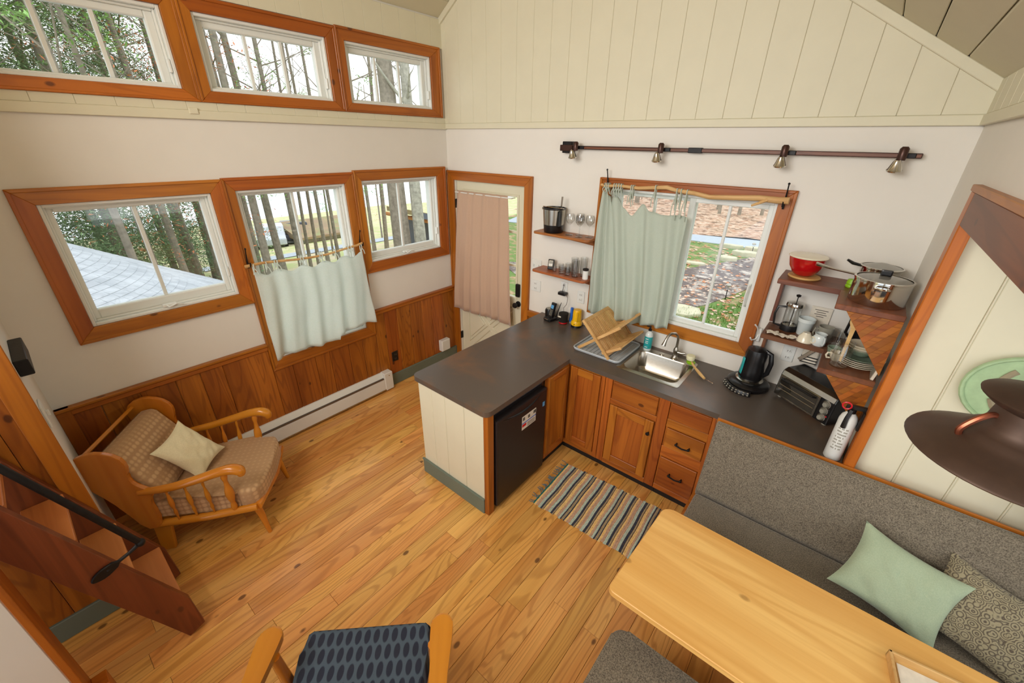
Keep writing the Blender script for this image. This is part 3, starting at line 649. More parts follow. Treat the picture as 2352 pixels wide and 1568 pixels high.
for k, (x_, y_, kd, fo, lb, s_) in enumerate([(-11.5, -.2, 'mid', None, 'dark bare trunk behind the roof in left lower window', .9), (-12, .75, 'thin', None, 'first thin bare trunk right of dark trunk above roof', 1), (-12.4, 1.2, 'thin', None, 'second thin bare trunk right of dark trunk above roof', 1), (-8.0, -2.7, 'thin', 'pine', 'airy green tree in the left clerestory window', 1.15),
    (-8.5, -1.6, 'thin', 'pine', 'airy green tree right of first one in left clerestory', 1.2), (-11, -.9, 'thin', 'orange', 'orange-leaved crown in left clerestory window', 1.15), (-9.5, 1.35, 'mid', 'pine', 'green tufted pine in the middle clerestory window', 1.0), (-9, .4, 'thin', 'orange', 'orange twigs at left of middle clerestory window', 1.1), (-9.6, 2.4, 'thin', None, 'bare branching tree at right of middle clerestory', 1.15), (-10, .9, 'thin', None, 'bare branching tree at left of middle clerestory', 1.25),
    (-9.5, 4.7, 'mid', 'pine', 'pine with layered branches in right clerestory window', .95), (-8, 3.6, 'thin', None, 'curving bare tree at left of right clerestory', 1.2), (-11, -6.0, 'mid', 'ever', 'dark evergreen at left edge of left clerestory window', 1.1)]):
    tree(x_, y_, gz(x_), kd, fo, lb, s_)
# trees up the leafy hill behind the kitchen window and door
for k, (x_, y_, z_, kd, lb, s_) in enumerate([(-1.15, 16.2, .35, 'thin', 'slim pale trunk at top left of kitchen window view', .9), (-.45, 16.5, .5, 'thin', 'dark trunk right of muntin at top of kitchen window view', .95), (-1.5, 17.2, .6, 'mid', 'pale trunk left of muntin at top of kitchen window view', .5), (.3, 17, .7, 'thin', 'pale trunk at top right of kitchen window view', .9), (-3.6, 18, .8, 'mid', 'trunk behind the kitchen curtain on the hill', .8), (-5.2, 17, .6, 'mid', 'trunk on hill farther left behind the curtain', .9), (2.4, 18, .9, 'mid', 'trunk on hill behind right casing of kitchen window', 1)]):
    tree(x_, y_, -.75+(y_-12.2)*.055, kd, None, lb, s_)
for x_, y_, z_, lb, s_ in ((-2.4, 19.5, .9, 'low red-leaved shrub on the hill at top left of kitchen view', .3), (-4.3, 19, .9, 'low red shrub on hill behind the curtain ties', .24)): tree(x_, y_, 0, 'thin', 'orange', lb, s_)
tree(-5.3, 17.8, -.1, 'thin', 'pine', 'green bush behind the curtain ties', .28)
# neighbouring conical slate roof
A = Vector((-5.0, -4.0, 1.8)); ta = math.tan(R(30))
nr = thing('neighbour_roof', 'pale grey conical slate roof outside the left lower window', 'roof', (-5, -4, -.9))
MB().lathe([(4.25, 1.8-4.25*ta-.02), (.0, 1.78), (0, 1.7), (4.25, 1.8-4.25*ta-.1)], (-5, -4, 0), 48).build('roof_deck', 'greyen', nr)
MB().lathe([(4.0, -3.0), (4.0, 1.8-4.2*ta)], (-5, -4, 0), 36).build('wall_ring', 'shed', nr)
sm_ = MB(); sm_.box(-.0925, .0925, -.075, .075, -.005, .005); shm = mesh_of(sm_, 'shingle')
cand = []
r_ = .35; row = 0
while r_ < 4.25:
    n_ = max(6, int(2*math.pi*r_/.185)); off = (row % 2)*.5
    for k in range(n_):
        a = 2*math.pi*(k+off)/n_
        if math.cos(a-R(30)) < -.15: continue
        p = A+Vector((r_*math.cos(a), r_*math.sin(a), -r_*ta+.008)); cand.append(((p-Vector((.0, -2.6, 2.0))).length, p, a, n_, r_))
    r_ += .085; row += 1
cand.sort(key=lambda c_: c_[0])
rest = MB()
for k, (d_, p, a, n_, r1) in enumerate(cand):
    mtx = Matrix.Translation(p) @ Matrix.Rotation(a-math.pi/2, 4, 'Z') @ Matrix.Rotation(R(-30)+R(4), 4, 'X')
    wsc = (2*math.pi*(r1+.04)/n_-.006)/.185
    if k < 300:
        o = bpy.data.objects.new('shingle', shm); C.objects.link(o); o.parent = nr; o.matrix_local = Matrix.Translation((5, 4, .9)) @ mtx @ Matrix.Diagonal((wsc, 1, 1, 1))
    else: rest.M = mtx; rest.box(-.0925*wsc, .0925*wsc, -.075, .075, -.005, .005)
rest.M = Matrix.Identity(4); rest.build('shingle_field', 'shingle', nr, kind='stuff')
# shed with posts, white building, cars
t = thing('timber_shed', 'blue-grey shed with orange timber posts beyond the trees', 'shed', (-14, 10.8, -2.6))
B(-15, -13.6, 10.3, 15, -2.9, -1.2).build('walls', 'shed', t)
MB().prism([(9.5, -.60), (14.5, -1.9), (14.5, -2.12), (9.5, -.82)], -15.2, -12.6, 'YZ').build('roof', 'mossroof', t)
MB().prism([(9.45, -.62), (14.5, -1.93), (14.5, -2.2), (9.45, -.89)], -12.6, -12.5, 'YZ').build('fascia', 'shed', t)
for y_ in (9.75, 12.5): MB().tube([(-12.9, y_, -2.6), (-12.9, y_, -.9-(y_-9.7)*.26)], .09, 8).build('post', 'timber', t, True)
for y_ in (10.0, 11.0, 12.0): MB().tube([(-12.55, y_, -1.05-(y_-9.8)*.26), (-16, y_, -1.05-(y_-9.8)*.26)], .1, 8).build('rafter_end', 'timber', t, True)
t = thing('white_building', 'long white building with brown mossy roof far behind tall window', 'building', (-27, 11, -5))
B(-31, -26, 9.6, 14.2, -5.2, -3.7).build('walls', 'white', t)
MB().prism([(-25.4, -3.7), (-28.5, -3.0), (-31.5, -3.7), (-31.5, -3.85), (-25.4, -3.85)], 9.2, 14.5, 'XZ').build('roof', 'mossroof', t)
for k in range(5): B(-26.0, -25.95, 10+.9*k, 10.8+.9*k, -4.9, -4.0).build('garage_panel', 'cer', t)
def car(x_, y_, rz, mt, lb):
    t = thing('car', lb, 'car', (x_, y_, gz(x_)+.05), R(rz))
    MB().prism([(-2.1, .35), (-2.1, .8), (-1.6, .9), (-1.0, 1.35), (.6, 1.38), (1.3, .92), (2.0, .8), (2.1, .4)], -.85, .85, 'XZ', .08, 2).build('car_body', mt, t, local=True)
    MB().prism([(-1.45, .93), (-.95, 1.28), (.55, 1.3), (1.1, .93)], -.87, .87, 'XZ').build('side_windows', 'glassd', t, local=True)
    for a in (-1.35, 1.3):
        for b in (-.8, .8): MB().lathe([(0, -.1), (.33, -.1), (.33, .1), (0, .1)], (a, b, .33), 14, 'Y').build('wheel', 'black', t, True, local=True)
car(-27.5, 8.3, -20, 'carw', 'white car parked beyond trunks in left pane of tall window'); car(-28.5, 10.4, -20, 'card', 'dark car parked left of the white building'); car(-29, 6.0, -18, 'card', 'dark car parked at left of the white car')

# ------------------------------------------------------------ cloth things
def cloth(name, mat, parent, P, nu=70, nv=24, folds=7, amp=(.008, .03), seed=1, ph=0, wr=.006, out=(0, -1, 0)):
    """P(u, v) -> point at top (v=0) to hem (v=1)"""
    N = Vector(out)
    def f(u, v):
        p = Vector(P(u, v)); a = amp[0]+(amp[1]-amp[0])*v
        uu = u+.03*math.sin(v*3+seed)
        d = a*(math.sin(uu*folds*6.283+ph)+.45*math.sin(uu*folds*10.4+seed+v*1.2)) + wr*noise.noise(Vector((u*5+seed, v*4, seed*3.1)))*2
        return p+N*d
    return MB().grid(f, nu, nv).build(name, mat, parent, True, solid=.0025)
def tie(mb, p, h=.05, d=(1, 0, 0), s=1):
    p = Vector(p); d = Vector(d); o = Vector((0, -1, 0)) if abs(d.x) > .5 else Vector((1, 0, 0))
    mb.tube([p-Vector((0, 0, h)), p+o*.02-Vector((0, 0, h*.3)), p+o*.016+Vector((0, 0, .016)), p-o*.012+Vector((0, 0, .016)), p-o*.01-Vector((0, 0, h))], .0045*s, 5)
    mb.tube([p+o*.018+Vector((0, 0, -h*.25)), p+o*.026+d*.012-Vector((0, 0, h*.8)), p+o*.022+d*.02-Vector((0, 0, h*1.5))], .0035*s, 5)
    mb.tube([p+o*.018+Vector((0, 0, -h*.25)), p+o*.026-d*.012-Vector((0, 0, h*.8)), p+o*.022-d*.014-Vector((0, 0, h*1.3))], .0035*s, 5)
def hook(x, y, z, nm, lb, dirn, grp, sc_=1):
    t = thing(nm, lb, 'hook', (x, y, z), 0, grp); d = Vector(dirn)
    mb = MB(); mb.tube([Vector((0, 0, .1*sc_))+d*.035, Vector((0, 0, .06))+d*.02, Vector((0, 0, .0))+d*.004, Vector((0, 0, -.05))+d*.004], [.004, .004, .006, .006], 6)
    mb.ball(tuple(Vector((0, 0, .1*sc_))+d*.035), .007, seg=8); mb.build('hook_arm', 'blackm', t, True, local=True)
    mb = MB(); mb.tube([Vector((0, 0, -.01))+d*.004, Vector((0, 0, -.03))+d*.05, Vector((0, 0, -.0))+d*.062], .005, 6); mb.build('lower_hook', 'blackm', t, True, local=True); return t
hook(1.875, -.03, 2.165, 'coat_hook', 'black iron hook holding the left end of kitchen curtain branch', (0, -1, 0), None)
hook(3.088, -.03, 2.145, 'coat_hook', 'black iron hook holding the right end of kitchen curtain branch', (0, -1, 0), None)
hook(.03, -2.085, 1.61, 'coat_hook', 'black iron hook at left end of cafe curtain branch', (1, 0, 0), None)
hook(.03, -1.145, 1.61, 'coat_hook', 'black iron hook at right end of cafe curtain branch', (1, 0, 0), None)
# kitchen rod
t = thing('curtain_rod', 'long peeled branch rod above the kitchen window', 'curtain rod', (2.48, -.075, 2.15))
pts = [(1.845, 2.156), (1.9, 2.15), (2.0, 2.158), (2.15, 2.152), (2.28, 2.165), (2.36, 2.172), (2.43, 2.158), (2.55, 2.15), (2.66, 2.134), (2.8, 2.142), (2.95, 2.152), (3.05, 2.148), (3.115, 2.15)]
MB().tube([(a, -.078+.006*math.sin(a*9), b) for a, b in pts], [.011, .012, .011, .012, .013, .015, .014, .014, .015, .016, .018, .02, .021], 9).build('branch', 'branch', t, True)
MB().tube([(3.0, -.085, 2.147), (2.96, -.1, 2.125), (2.925, -.115, 2.108)], [.011, .009, .007], 7).build('side_twig', 'branch', t, True)
t = thing('window_curtain', 'sage green tie-top curtain over left half of kitchen window', 'curtain', (2.2, -.08, 2.1))
def ztop(u):
    knots = [(0, 2.12), (.12, 2.105), (.24, 2.08), (.3, 2.03), (.38, 2.085), (.46, 2.0), (.54, 1.955), (.62, 2.045), (.7, 2.0), (.8, 1.985), (.93, 1.995), (1, 1.99)]
    for (a, za), (b, zb) in zip(knots, knots[1:]):
        if u <= b: s = (u-a)/(b-a); s = s*s*(3-2*s); return lerp(za, zb, s)
    return 1.99
def PK(u, v):
    uu = u if u < .3 else u
    xt = 1.88+(2.545-1.88)*(.12*(u/.35) if u < .35 else .12+.88*((u-.35)/.65)); xb = lerp(1.84, 2.55, u)
    e = v**.7; hem = 1.10-.03*math.sin(u*5)+.04*(u < .55)*(.5-abs(u-.3))
    return (lerp(xt, xb, e), -.085-.035*v*(1-v)*2-.05*max(0, .35-u)*(1-v*.3), lerp(ztop(u), hem, v))
cloth('curtain_panel', 'sagec', t, PK, 110, 36, 6, (.009, .024), 2.3)
for x_, z_, h_ in ((1.885, 2.156, .03), (1.9, 2.156, .05), (1.915, 2.156, .04), (1.96, 2.156, .05), (1.98, 2.156, .05), (2.0, 2.158, .05), (2.02, 2.157, .05), (2.1, 2.154, .09), (2.115, 2.154, .08), (2.285, 2.166, .1), (2.44, 2.156, .13), (2.47, 2.155, .12), (2.51, 2.153, .13)):
    mb = MB(); tie(mb, (x_, -.078, z_), h_); mb.build('tie_tape', 'sagec', t, True)

# cafe curtain
t = thing('curtain_rod', 'thin bowed branch rod across the tall middle window', 'curtain rod', (.075, -1.62, 1.56))
cp = [(-2.12, 1.585), (-2.0, 1.59), (-1.9, 1.583), (-1.75, 1.57), (-1.62, 1.565), (-1.5, 1.565), (-1.38, 1.575), (-1.28, 1.585), (-1.2, 1.59), (-1.145, 1.602)]
MB().tube([(.078+.008*math.sin(a*7), a, b) for a, b in cp], [.012, .01, .01, .009, .009, .009, .009, .01, .01, .011], 8).build('branch', 'branch', t, True)
t = thing('cafe_curtain', 'pale mint tie-top cafe curtain over lower half of tall middle window', 'curtain', (.08, -1.62, 1.5))
def PC(u, v):
    zt = 1.52-.02*math.sin(u*3.14)+.016*math.cos(u*6.28*5); hem = (.80 if u < .6 else .84)+.012*math.sin(u*9)
    return (.085+.02*v, lerp(-2.075, -1.16, u)-.015*v*(1-2*u), lerp(zt, hem, v))
cloth('curtain_panel', 'mintc', t, PC, 100, 24, 5, (.007, .022), 4.1, .8, .006, (1, 0, 0))
for y_ in (-2.07, -1.98, -1.92, -1.9, -1.72, -1.7, -1.56, -1.54, -1.42, -1.3, -1.27, -1.17):
    mb = MB(); tie(mb, (.078, y_, 1.58), .045, (0, 1, 0)); mb.build('tie_tape', 'mintc', t, True)

# door curtain
t = thing('door_curtain', 'tan satin curtain hanging over the door glass', 'curtain', (.5, -.05, 1.9))
cloth('curtain_panel', 'tanc', t, lambda u, v: (lerp(lerp(.16, .85, u), lerp(.075, .945, u), v), -.03-.028*v, lerp(1.985, .675-.01*math.sin(u*7), v)), 90, 24, 6, (.004, .012), 5.5, .3, .004)
MB().tube([(.13, -.03, 1.965), (.9, -.03, 1.965)], .006, 8).build('curtain_rod', 'white', t, True)
mb = MB(); mb.tube([(.14, .03, 1.965), (.14, -.03, 1.965)], .005, 6); mb.tube([(.89, .03, 1.965), (.89, -.03, 1.965)], .005, 6); mb.build('rod_bracket', 'white', t)
# alcove curtain
t = thing('alcove_curtain', 'pale blue curtain hanging at the far right above the bench', 'curtain', (4.5, -.85, 1.2))
cloth('curtain_panel', 'bluec', t, lambda u, v: (lerp(4.50, 4.95, u)-.02*v, -.83-.03*math.sin(u*9), lerp(2.0, .80+.05*u, v)), 40, 24, 3, (.01, .02), 1.5)
MB().tube([(4.46, -.83, 2.0), (5.0, -.83, 2.0)], .009, 8).build('curtain_rod', 'branch', t, True)
for x_ in (4.5, 4.95): MB().tube([(x_, -.83, 2.0), (x_, -.664, 2.0)], .006, 6).build('rod_bracket', 'blackm', t, True)
t = thing('draped_blanket', 'pale blue cloth bunched in the far corner of the bench', 'blanket', (4.72, -1.05, .47))
MB().grid(lambda u, v: (4.5+.5*u, -1.35+.45*v, .475+.22*math.sin(u*1.57)*(.6+.4*math.sin(v*3.1))+.015*math.sin(u*20+v*7)), 20, 16).build('cloth_fold', 'bluec', t, True, solid=.01)

# ------------------------------------------------------------ heater and wall plates
t = thing('baseboard_heater', 'long white electric baseboard heater under the tall window', 'heater', (.04, -1.85, 0))
pr = [(.0, .02), (.075, .02), (.085, .03), (.085, .15), (.07, .165), (.03, .215), (.0, .215)]
mb = MB(); mb.prism([(a, b) for a, b in pr], -2.8, -1.025, 'XZ', .003); mb.build('cover', 'white', t)
B(.07, .0865, -2.78, -1.13, .158, .172).build('grille_slot', 'ink', t)
for z_ in (.163, .168): B(.075, .089, -2.78, -1.13, z_-.001, z_+.001).build('louver', 'steel', t)
B(.0, .09, -1.12, -1.02, .015, .22, .006).build('end_cap', 'white', t)
MB().lathe([(0, .092), (.006, .092), (.008, .088)], (0, -1.065, .185), 10, 'X').build('thermostat_knob', 'steel', t)
B(.0, .088, -2.8, -1.02, .022, .034).build('bottom_lip', 'steel', t)
def plate(x, z, lb, wd=.07, ht=.115, kind='outlet', grp=None, wall='B', mat='white', y=0):
    MX = {'B': Matrix.Translation((x, 0, z)), 'L': Matrix.Translation((0, x, z)) @ LW}[wall]
    mb = MB(MX); mb.box(-wd/2, wd/2, -.008+y, y, -ht/2, ht/2, .003)
    o = mb.build('wall_outlet' if kind == 'outlet' else 'light_switch', mat); tag(o, lb, 'outlet' if kind == 'outlet' else 'light switch', grp)
    if kind == 'outlet':
        for q in (-.024, .024):
            B(-.017, .017, -.012+y, -.007+y, q-.015, q+.015, .004, 1, MX).build('socket', mat, o)
            s_ = MB(MX)
            for a in (-.007, .007): s_.box(a-.0015, a+.0015, -.0135+y, -.012+y, q-.006, q+.006)
            s_.build('slot', 'ink', o)
    else:
        n_ = max(1, round(wd/.06))
        for q in range(n_): B(-wd/2+wd*(q+.5)/n_-.006, -wd/2+wd*(q+.5)/n_+.006, -.018+y, -.007+y, -.014, .014, .003, 1, MX).build('toggle', mat, o)
    return o
plate(1.2, 1.375, 'white double light switch plate right of the door, upper plate', .12, kind='switch')
plate(1.2, 1.172, 'white wall plate right of the door below the light switches', .12, kind='outlet')
plate(1.53, 1.225, 'white outlet behind the antenna on kitchen wall', .075)
plate(1.715, 1.175, 'white outlet above the yellow lantern beside the curtain', .075)
plate(3.365, 1.165, 'white outlet on wall between kettle and toaster oven', .075)
plate(-.918, .335, 'black outlet in the wainscot right of heater', .075, wall='L', mat='black', y=-.016)
t = thing('wall_sensor', 'square white box on wainscot beside the door casing', 'box', (.03, -.235, .235))
B(-.30, -.17, -.075, -.016, .16, .30, .006, 1, LW).build('box_body', 'white', t); B(-.295, -.175, -.08, -.072, .165, .295, .004, 1, LW).build('box_lid', 'white', t)
sh = MB(); sh.box(.30, .66, -3.34, -3.29, 1.42, 1.50, .004); tag(sh.build('wall_bracket', 'blackm'), 'long black bracket on white wall at the left edge', 'bracket')
o = MB().box(.55, .67, -3.34, -3.33, 1.13, 1.25, .003).build('light_switch', 'white'); tag(o, 'white light switch on short wall at left beside stairs', 'light switch')
B(.59, .61, -3.332, -3.318, 1.17, 1.2, .003).build('toggle', 'white', o)

# ------------------------------------------------------------ counter, cabinets, fridge
cm = MB(); zt0, zt1 = .876, .914
holes(cm, 2.036, XR-.003, -.66, -.001, [], zt0, zt1) if False else None
for (a, b, c, d) in [(1.29, 2.036, -.66, -.002), (2.036, 2.385, -.66, -.002), (2.385, 2.818, -.66, -.50), (2.385, 2.818, -.135, -.002), (2.818, 3.155, -.66, -.002), (3.155, XR-.022, -.735, -.002)]: cm.box(a, b, c, d, zt0, zt1)
def rc(cx_, cy_, r, a0, a1, n_=6): return [(cx_+r*math.cos(R(a0+(a1-a0)*k/n_)), cy_+r*math.sin(R(a0+(a1-a0)*k/n_))) for k in range(n_+1)]
cm.prism([(1.29, -.66)]+rc(1.34, -1.575, .05, 180, 270)+rc(1.986, -1.575, .05, 270, 360)+[(2.036, -.66)], zt0, zt1)
ct = cm.build('countertop', 'counter'); tag(ct, 'dark slate L-shaped countertop with sink cutout', 'countertop')
t = thing('peninsula_cabinet', 'cream board-sided end of the kitchen peninsula beside the fridge', 'cabinet', (1.66, -1.3, 0))
xs = [1.325, 1.47, 1.61, 1.80, 1.985]
for a, b in zip(xs, xs[1:]): B(a+.001, b-.001, -1.6, -1.585, .10, .875, .004).build('board', 'cream', t)
B(1.325, 1.34, -1.585, -.02, .02, .875).build('side_panel', 'cream', t)
B(1.315, 1.988, -1.615, -1.585, 0, .128, .004).build('baseboard', 'green', t); B(1.308, 1.99, -1.619, -1.6, .128, .138, .002).build('baseboard_cap', 'green', t)
B(1.985, 2.025, -1.605, -1.545, 0, .875, .003).build('corner_post', 'cabZ', t)
B(1.4, 1.99, -.952, -.943, 0, .875).build('inner_panel', 'cabZ', t)
# panel facing the room between fridge and corner
t = thing('corner_cabinet', 'pine corner cabinet panel between black fridge and sink run', 'cabinet', (2.02, -.8, 0))
B(2.0, 2.028, -.94, -.64, .08, .875).build('body', 'cabZ', t)
B(2.026, 2.04, -.93, -.67, .13, .86, .002).build('door_stile', 'cabZ', t); B(2.036, 2.046, -.93, -.885, .13, .86, .003).build('door_stile', 'cabZ', t); B(2.036, 2.046, -.71, -.67, .13, .86, .003).build('door_stile', 'cabZ', t)
B(2.036, 2.046, -.885, -.71, .13, .185, .003).build('door_rail', 'cabY', t); B(2.036, 2.046, -.885, -.71, .81, .86, .003).build('door_rail', 'cabY', t)
B(1.99, 2.0, -.94, -.6, 0, .08).build('toe_kick', 'dark', t)
FY = -.64
def panel_door(t, x0, x1, z0, z1, knob=None, sw=.062):
    d = B(x0+.01, x1-.01, FY-.008, FY-.001, z0+.01, z1-.01).build('door', 'cabZ', t)
    for a, b in ((x0, x0+sw), (x1-sw, x1)): B(a, b, FY-.022, FY-.004, z0, z1, .003).build('door_stile', 'cabZ', d)
    for a, b in ((z0, z0+sw), (z1-sw, z1)): B(x0+sw, x1-sw, FY-.021, FY-.004, a, b, .003).build('door_rail', 'cabX', d)
    if knob: MB().lathe([(.006, 0), (.006, -.014), (.013, -.02), (.013, -.027), (0, -.03)], (knob[0], FY-.021, knob[1]), 12, 'Y').build('knob', 'blackm', d, True)
def handle(par, x, z, w_=.085):
    mb = MB(); mb.tube([(x-w_/2, FY-.02, z), (x-w_/2, FY-.045, z-.004), (x, FY-.05, z-.008), (x+w_/2, FY-.045, z-.004), (x+w_/2, FY-.02, z)], .0055, 7)
    for s_ in (-1, 1): mb.ball((x+s_*w_/2, FY-.043, z), .01, seg=8)
    mb.build('handle', 'blackm', par, True)
t = thing('corner_base_cabinet', 'narrow pine cabinet with tall panel door in the kitchen corner', 'cabinet', (2.2, -.32, 0))
B(2.03, 2.355, FY, -.05, .09, .874).build('body', 'cabZ', t); panel_door(t, 2.055, 2.315, .135, .86); B(2.318, 2.352, FY-.012, FY, .09, .874, .002).build('stile', 'cabZ', t)
B(2.03, 2.355, FY-.010, FY, .085, .13, .002).build('bottom_rail', 'cabX', t); B(2.0, 2.355, -.6, -.58, 0, .088).build('toe_kick', 'dark', t)
t = thing('sink_cabinet', 'pine sink cabinet with panel door and dark knob', 'cabinet', (2.6, -.32, 0))
B(2.357, 2.845, FY, -.05, .09, .70).build('body', 'cabZ', t)
mb = MB(); holes(mb, 2.357, 2.845, .70, .872, [], FY, -.52) ; mb.build('top_rail', 'cabX', t)
B(2.42, 2.765, FY-.016, FY-.002, .715, .862, .003).build('false_drawer_front', 'cabX', t)
B(2.357, 2.412, FY-.014, FY, .09, .874, .002).build('stile', 'cabZ', t); B(2.775, 2.845, FY-.014, FY, .09, .874, .002).build('stile', 'cabZ', t)
B(2.412, 2.775, FY-.012, FY, .665, .71, .002).build('mid_rail', 'cabX', t); panel_door(t, 2.42, 2.765, .135, .66, (2.742, .56)); B(2.412, 2.775, FY-.012, FY, .085, .13, .002).build('bottom_rail', 'cabX', t)
B(2.357, 2.845, -.6, -.58, 0, .088).build('toe_kick', 'dark', t)
t = thing('drawer_cabinet', 'pine drawer cabinet with two dark bar handles next to bench', 'cabinet', (3.0, -.32, 0))
B(2.847, 3.148, FY, -.05, .09, .874).build('body', 'cabZ', t)
B(2.855, 3.12, FY-.016, FY-.001, .735, .862, .003).build('false_drawer_front', 'cabX', t); B(2.847, 3.125, FY-.009, FY, .665, .73, .002).build('rail', 'cabX', t)
for z0, z1, hz in ((.50, .66, .57), (.135, .40, .285)):
    d = B(2.86, 3.118, FY-.018, FY-.001, z0, z1, .003).build('drawer', 'cabX', t); handle(d, 2.99, hz)
B(2.847, 3.125, FY-.009, FY, .405, .495, .002).build('rail', 'cabX', t); B(2.847, 3.125, FY-.009, FY, .085, .13, .002).build('rail', 'cabX', t)
B(3.122, 3.148, FY-.02, FY, .09, .874, .002).build('stile', 'cabZ', t); B(2.847, 3.148, -.6, -.58, 0, .088).build('toe_kick', 'dark', t)
t = thing('mini_fridge', 'black compact fridge under the peninsula countertop', 'fridge', (1.75, -1.24, 0))
B(1.45, 1.975, -1.535, -.955, .02, .835, .01).build('body', 'fridge', t)
d = B(1.982, 2.04, -1.53, -.96, .035, .80, .012, 2).build('door', 'fridge', t)
MB().prism([(-1.53, .80), (-.96, .80), (-.96, .835), (-1.53, .835)], 1.975, 2.0, 'YZ', .004).build('hinge_cover', 'black', t)
MB().grid(lambda u, v: (2.036+.012*math.sin(v*3.14)*math.sin(u*3.14), lerp(-1.5, -.99, u), .775+.02*v-.045*math.sin(u*3.14)), 16, 4).build('grip', 'black', d, True, solid=.004)
sd = thing('x', '', '') ; bpy.data.objects.remove(sd)
s_ = B(2.0395, 2.0415, -1.262, -1.098, .575, .69).build('sticker', 'paper', d)
B(2.041, 2.043, -1.262, -1.098, .628, .634).build('print_band', 'blue', d); B(2.041, 2.043, -1.26, -1.215, .600, .622).build('print_band', 'redp', d)
mb = MB()
for a, z_ in ((-1.25, .655), (-1.19, .65), (-1.125, .655), (-1.108, .655)): mb.box(2.041, 2.043, a-.004, a+.018, z_, z_+.025)
for z_ in (.585, .598, .61): mb.box(2.041, 2.043, -1.2, -1.11, z_, z_+.004)
mb.build('sticker_print', 'ink', d)
B(2.0395, 2.042, -1.012, -.988, .652, .69).build('sticker', 'skyblue', d)
for a in (-1.5, -1.0): MB().lathe([(.015, 0), (.015, .02)], (1.95, a, 0), 10).build('foot', 'black', t)

# ------------------------------------------------------------ sink, faucet
t = thing('kitchen_sink', 'stainless steel drop-in kitchen sink under the window', 'sink', (2.6, -.3, .914))
sm = MB()
def rr_(x0, x1, y0, y1, r, n_=5): return rc(x1-r, y0+r, r, 270, 360, n_)+rc(x1-r, y1-r, r, 0, 90, n_)+rc(x0+r, y1-r, r, 90, 180, n_)+rc(x0+r, y0+r, r, 180, 270, n_)
loops = [(rr_(2.362, 2.838, -.535, -.06, .03), .9155), (rr_(2.368, 2.832, -.529, -.066, .03), .9185), (rr_(2.395, 2.808, -.495, -.14, .06), .918), (rr_(2.40, 2.803, -.49, -.145, .06), .908), (rr_(2.408, 2.795, -.482, -.153, .06), .79), (rr_(2.43, 2.77, -.46, -.175, .06), .765)]
prev = None
for L_, z in loops:
    vs = [sm.b.verts.new((a, b, z)) for a, b in L_]
    if prev:
        for k in range(len(vs)): sm.b.faces.new((prev[k], prev[(k+1) % len(vs)], vs[(k+1) % len(vs)], vs[k]))
    prev = vs
sm.b.faces.new(prev); sm.build('basin', 'steel', t, True)
MB().lathe([(0, .768), (.04, .768), (.042, .766)], (2.6, -.31, 0), 16).build('drain', 'chrome', t, True)
MB().lathe([(.02, 0), (.02, .004), (.012, .006), (0, .006)], (2.56, -.1, .918), 14).build('hole_cover', 'chrome', t, True)
t = thing('faucet', 'brushed gooseneck faucet with side lever behind the sink', 'faucet', (2.66, -.1, .918))
MB().lathe([(.028, 0), (.028, .006), (.02, .014), (.017, .05), (.02, .06), (.02, .08), (.014, .09), (.012, .1)], (2.66, -.1, .918), 18).build('base', 'nickel', t, True)
MB().tube([(2.66, -.1, 1.0), (2.66, -.1, 1.08), (2.655, -.11, 1.115), (2.64, -.135, 1.14), (2.62, -.165, 1.143), (2.605, -.19, 1.125), (2.598, -.205, 1.09)], [.011, .010, .010, .010, .010, .010, .011], 12).build('spout', 'nickel', t, True)
MB().tube([(2.599, -.203, 1.095), (2.592, -.216, 1.05)], [.011, .017], 12).build('spray_head', 'nickel', t, True)
MB().tube([(2.675, -.1, .975), (2.71, -.1, .975), (2.735, -.1, .985)], [.014, .013, .007], 10).build('lever', 'nickel', t, True)

# ------------------------------------------------------------ dish rack, tray, soap, brush
t = thing('drain_tray', 'pale grey ribbed plastic drain tray left of the sink', 'tray', (2.16, -.29, .914))
mb = MB(); mb.prism(rr_(1.955, 2.365, -.495, -.07, .04), .918, .923, 'XY'); mb.build('base', 'tray', t)
lp = MB(); q = rr_(1.955, 2.365, -.495, -.07, .04); lp.tube([(a, b, .932) for a, b in q+[q[0]]], .007, 6); lp.build('rim', 'tray', t, True)
for k in range(11): B(1.985+.035*k, 1.993+.035*k, -.47, -.1, .922, .929, .002).build('rib', 'tray', t)
t = thing('dish_rack', 'folding bamboo dish rack standing on the drain tray', 'dish rack', (2.15, -.29, .93))
def leaf(p, q2, y0, y1, n_, s0, s1, hw=.011, bar0=True, bar1=True):
    a = Vector((p[0], 0, p[1])); b = Vector((q2[0], 0, q2[1])); d = (b-a).normalized(); nr_ = Vector((-d.z, 0, d.x))
    def bar(u, v, ya, yb, h_, nm):
        MB().prism([((u+nr_*h_).x, (u+nr_*h_).z), ((v+nr_*h_).x, (v+nr_*h_).z), ((v-nr_*h_).x, (v-nr_*h_).z), ((u-nr_*h_).x, (u-nr_*h_).z)], ya, yb, 'XZ', .0015).build(nm, 'bamboo', t)
    bar(a, b, y0-.008, y0+.008, hw, 'side_rail'); bar(a, b, y1-.008, y1+.008, hw, 'side_rail')
    A_, B_ = a+(b-a)*s0, a+(b-a)*s1
    for u, on in ((A_, bar0), (B_, bar1)):
        if on: bar(u-d*.014, u+d*.014, y0-.01, y1+.01, .005, 'cross_rail')
    for k in range(n_):
        y_ = lerp(y0, y1, (k+1)/(n_+1)); bar(A_, B_, y_-.008, y_+.008, .0035, 'slat')
leaf((2.03, 1.195), (2.285, .932), -.495, -.03, 20, .04, .9)
leaf((2.0, .935), (2.335, 1.21), -.475, -.075, 14, .5, .97)
leaf((2.215, .955), (2.365, 1.05), -.475, -.075, 14, .1, .93)
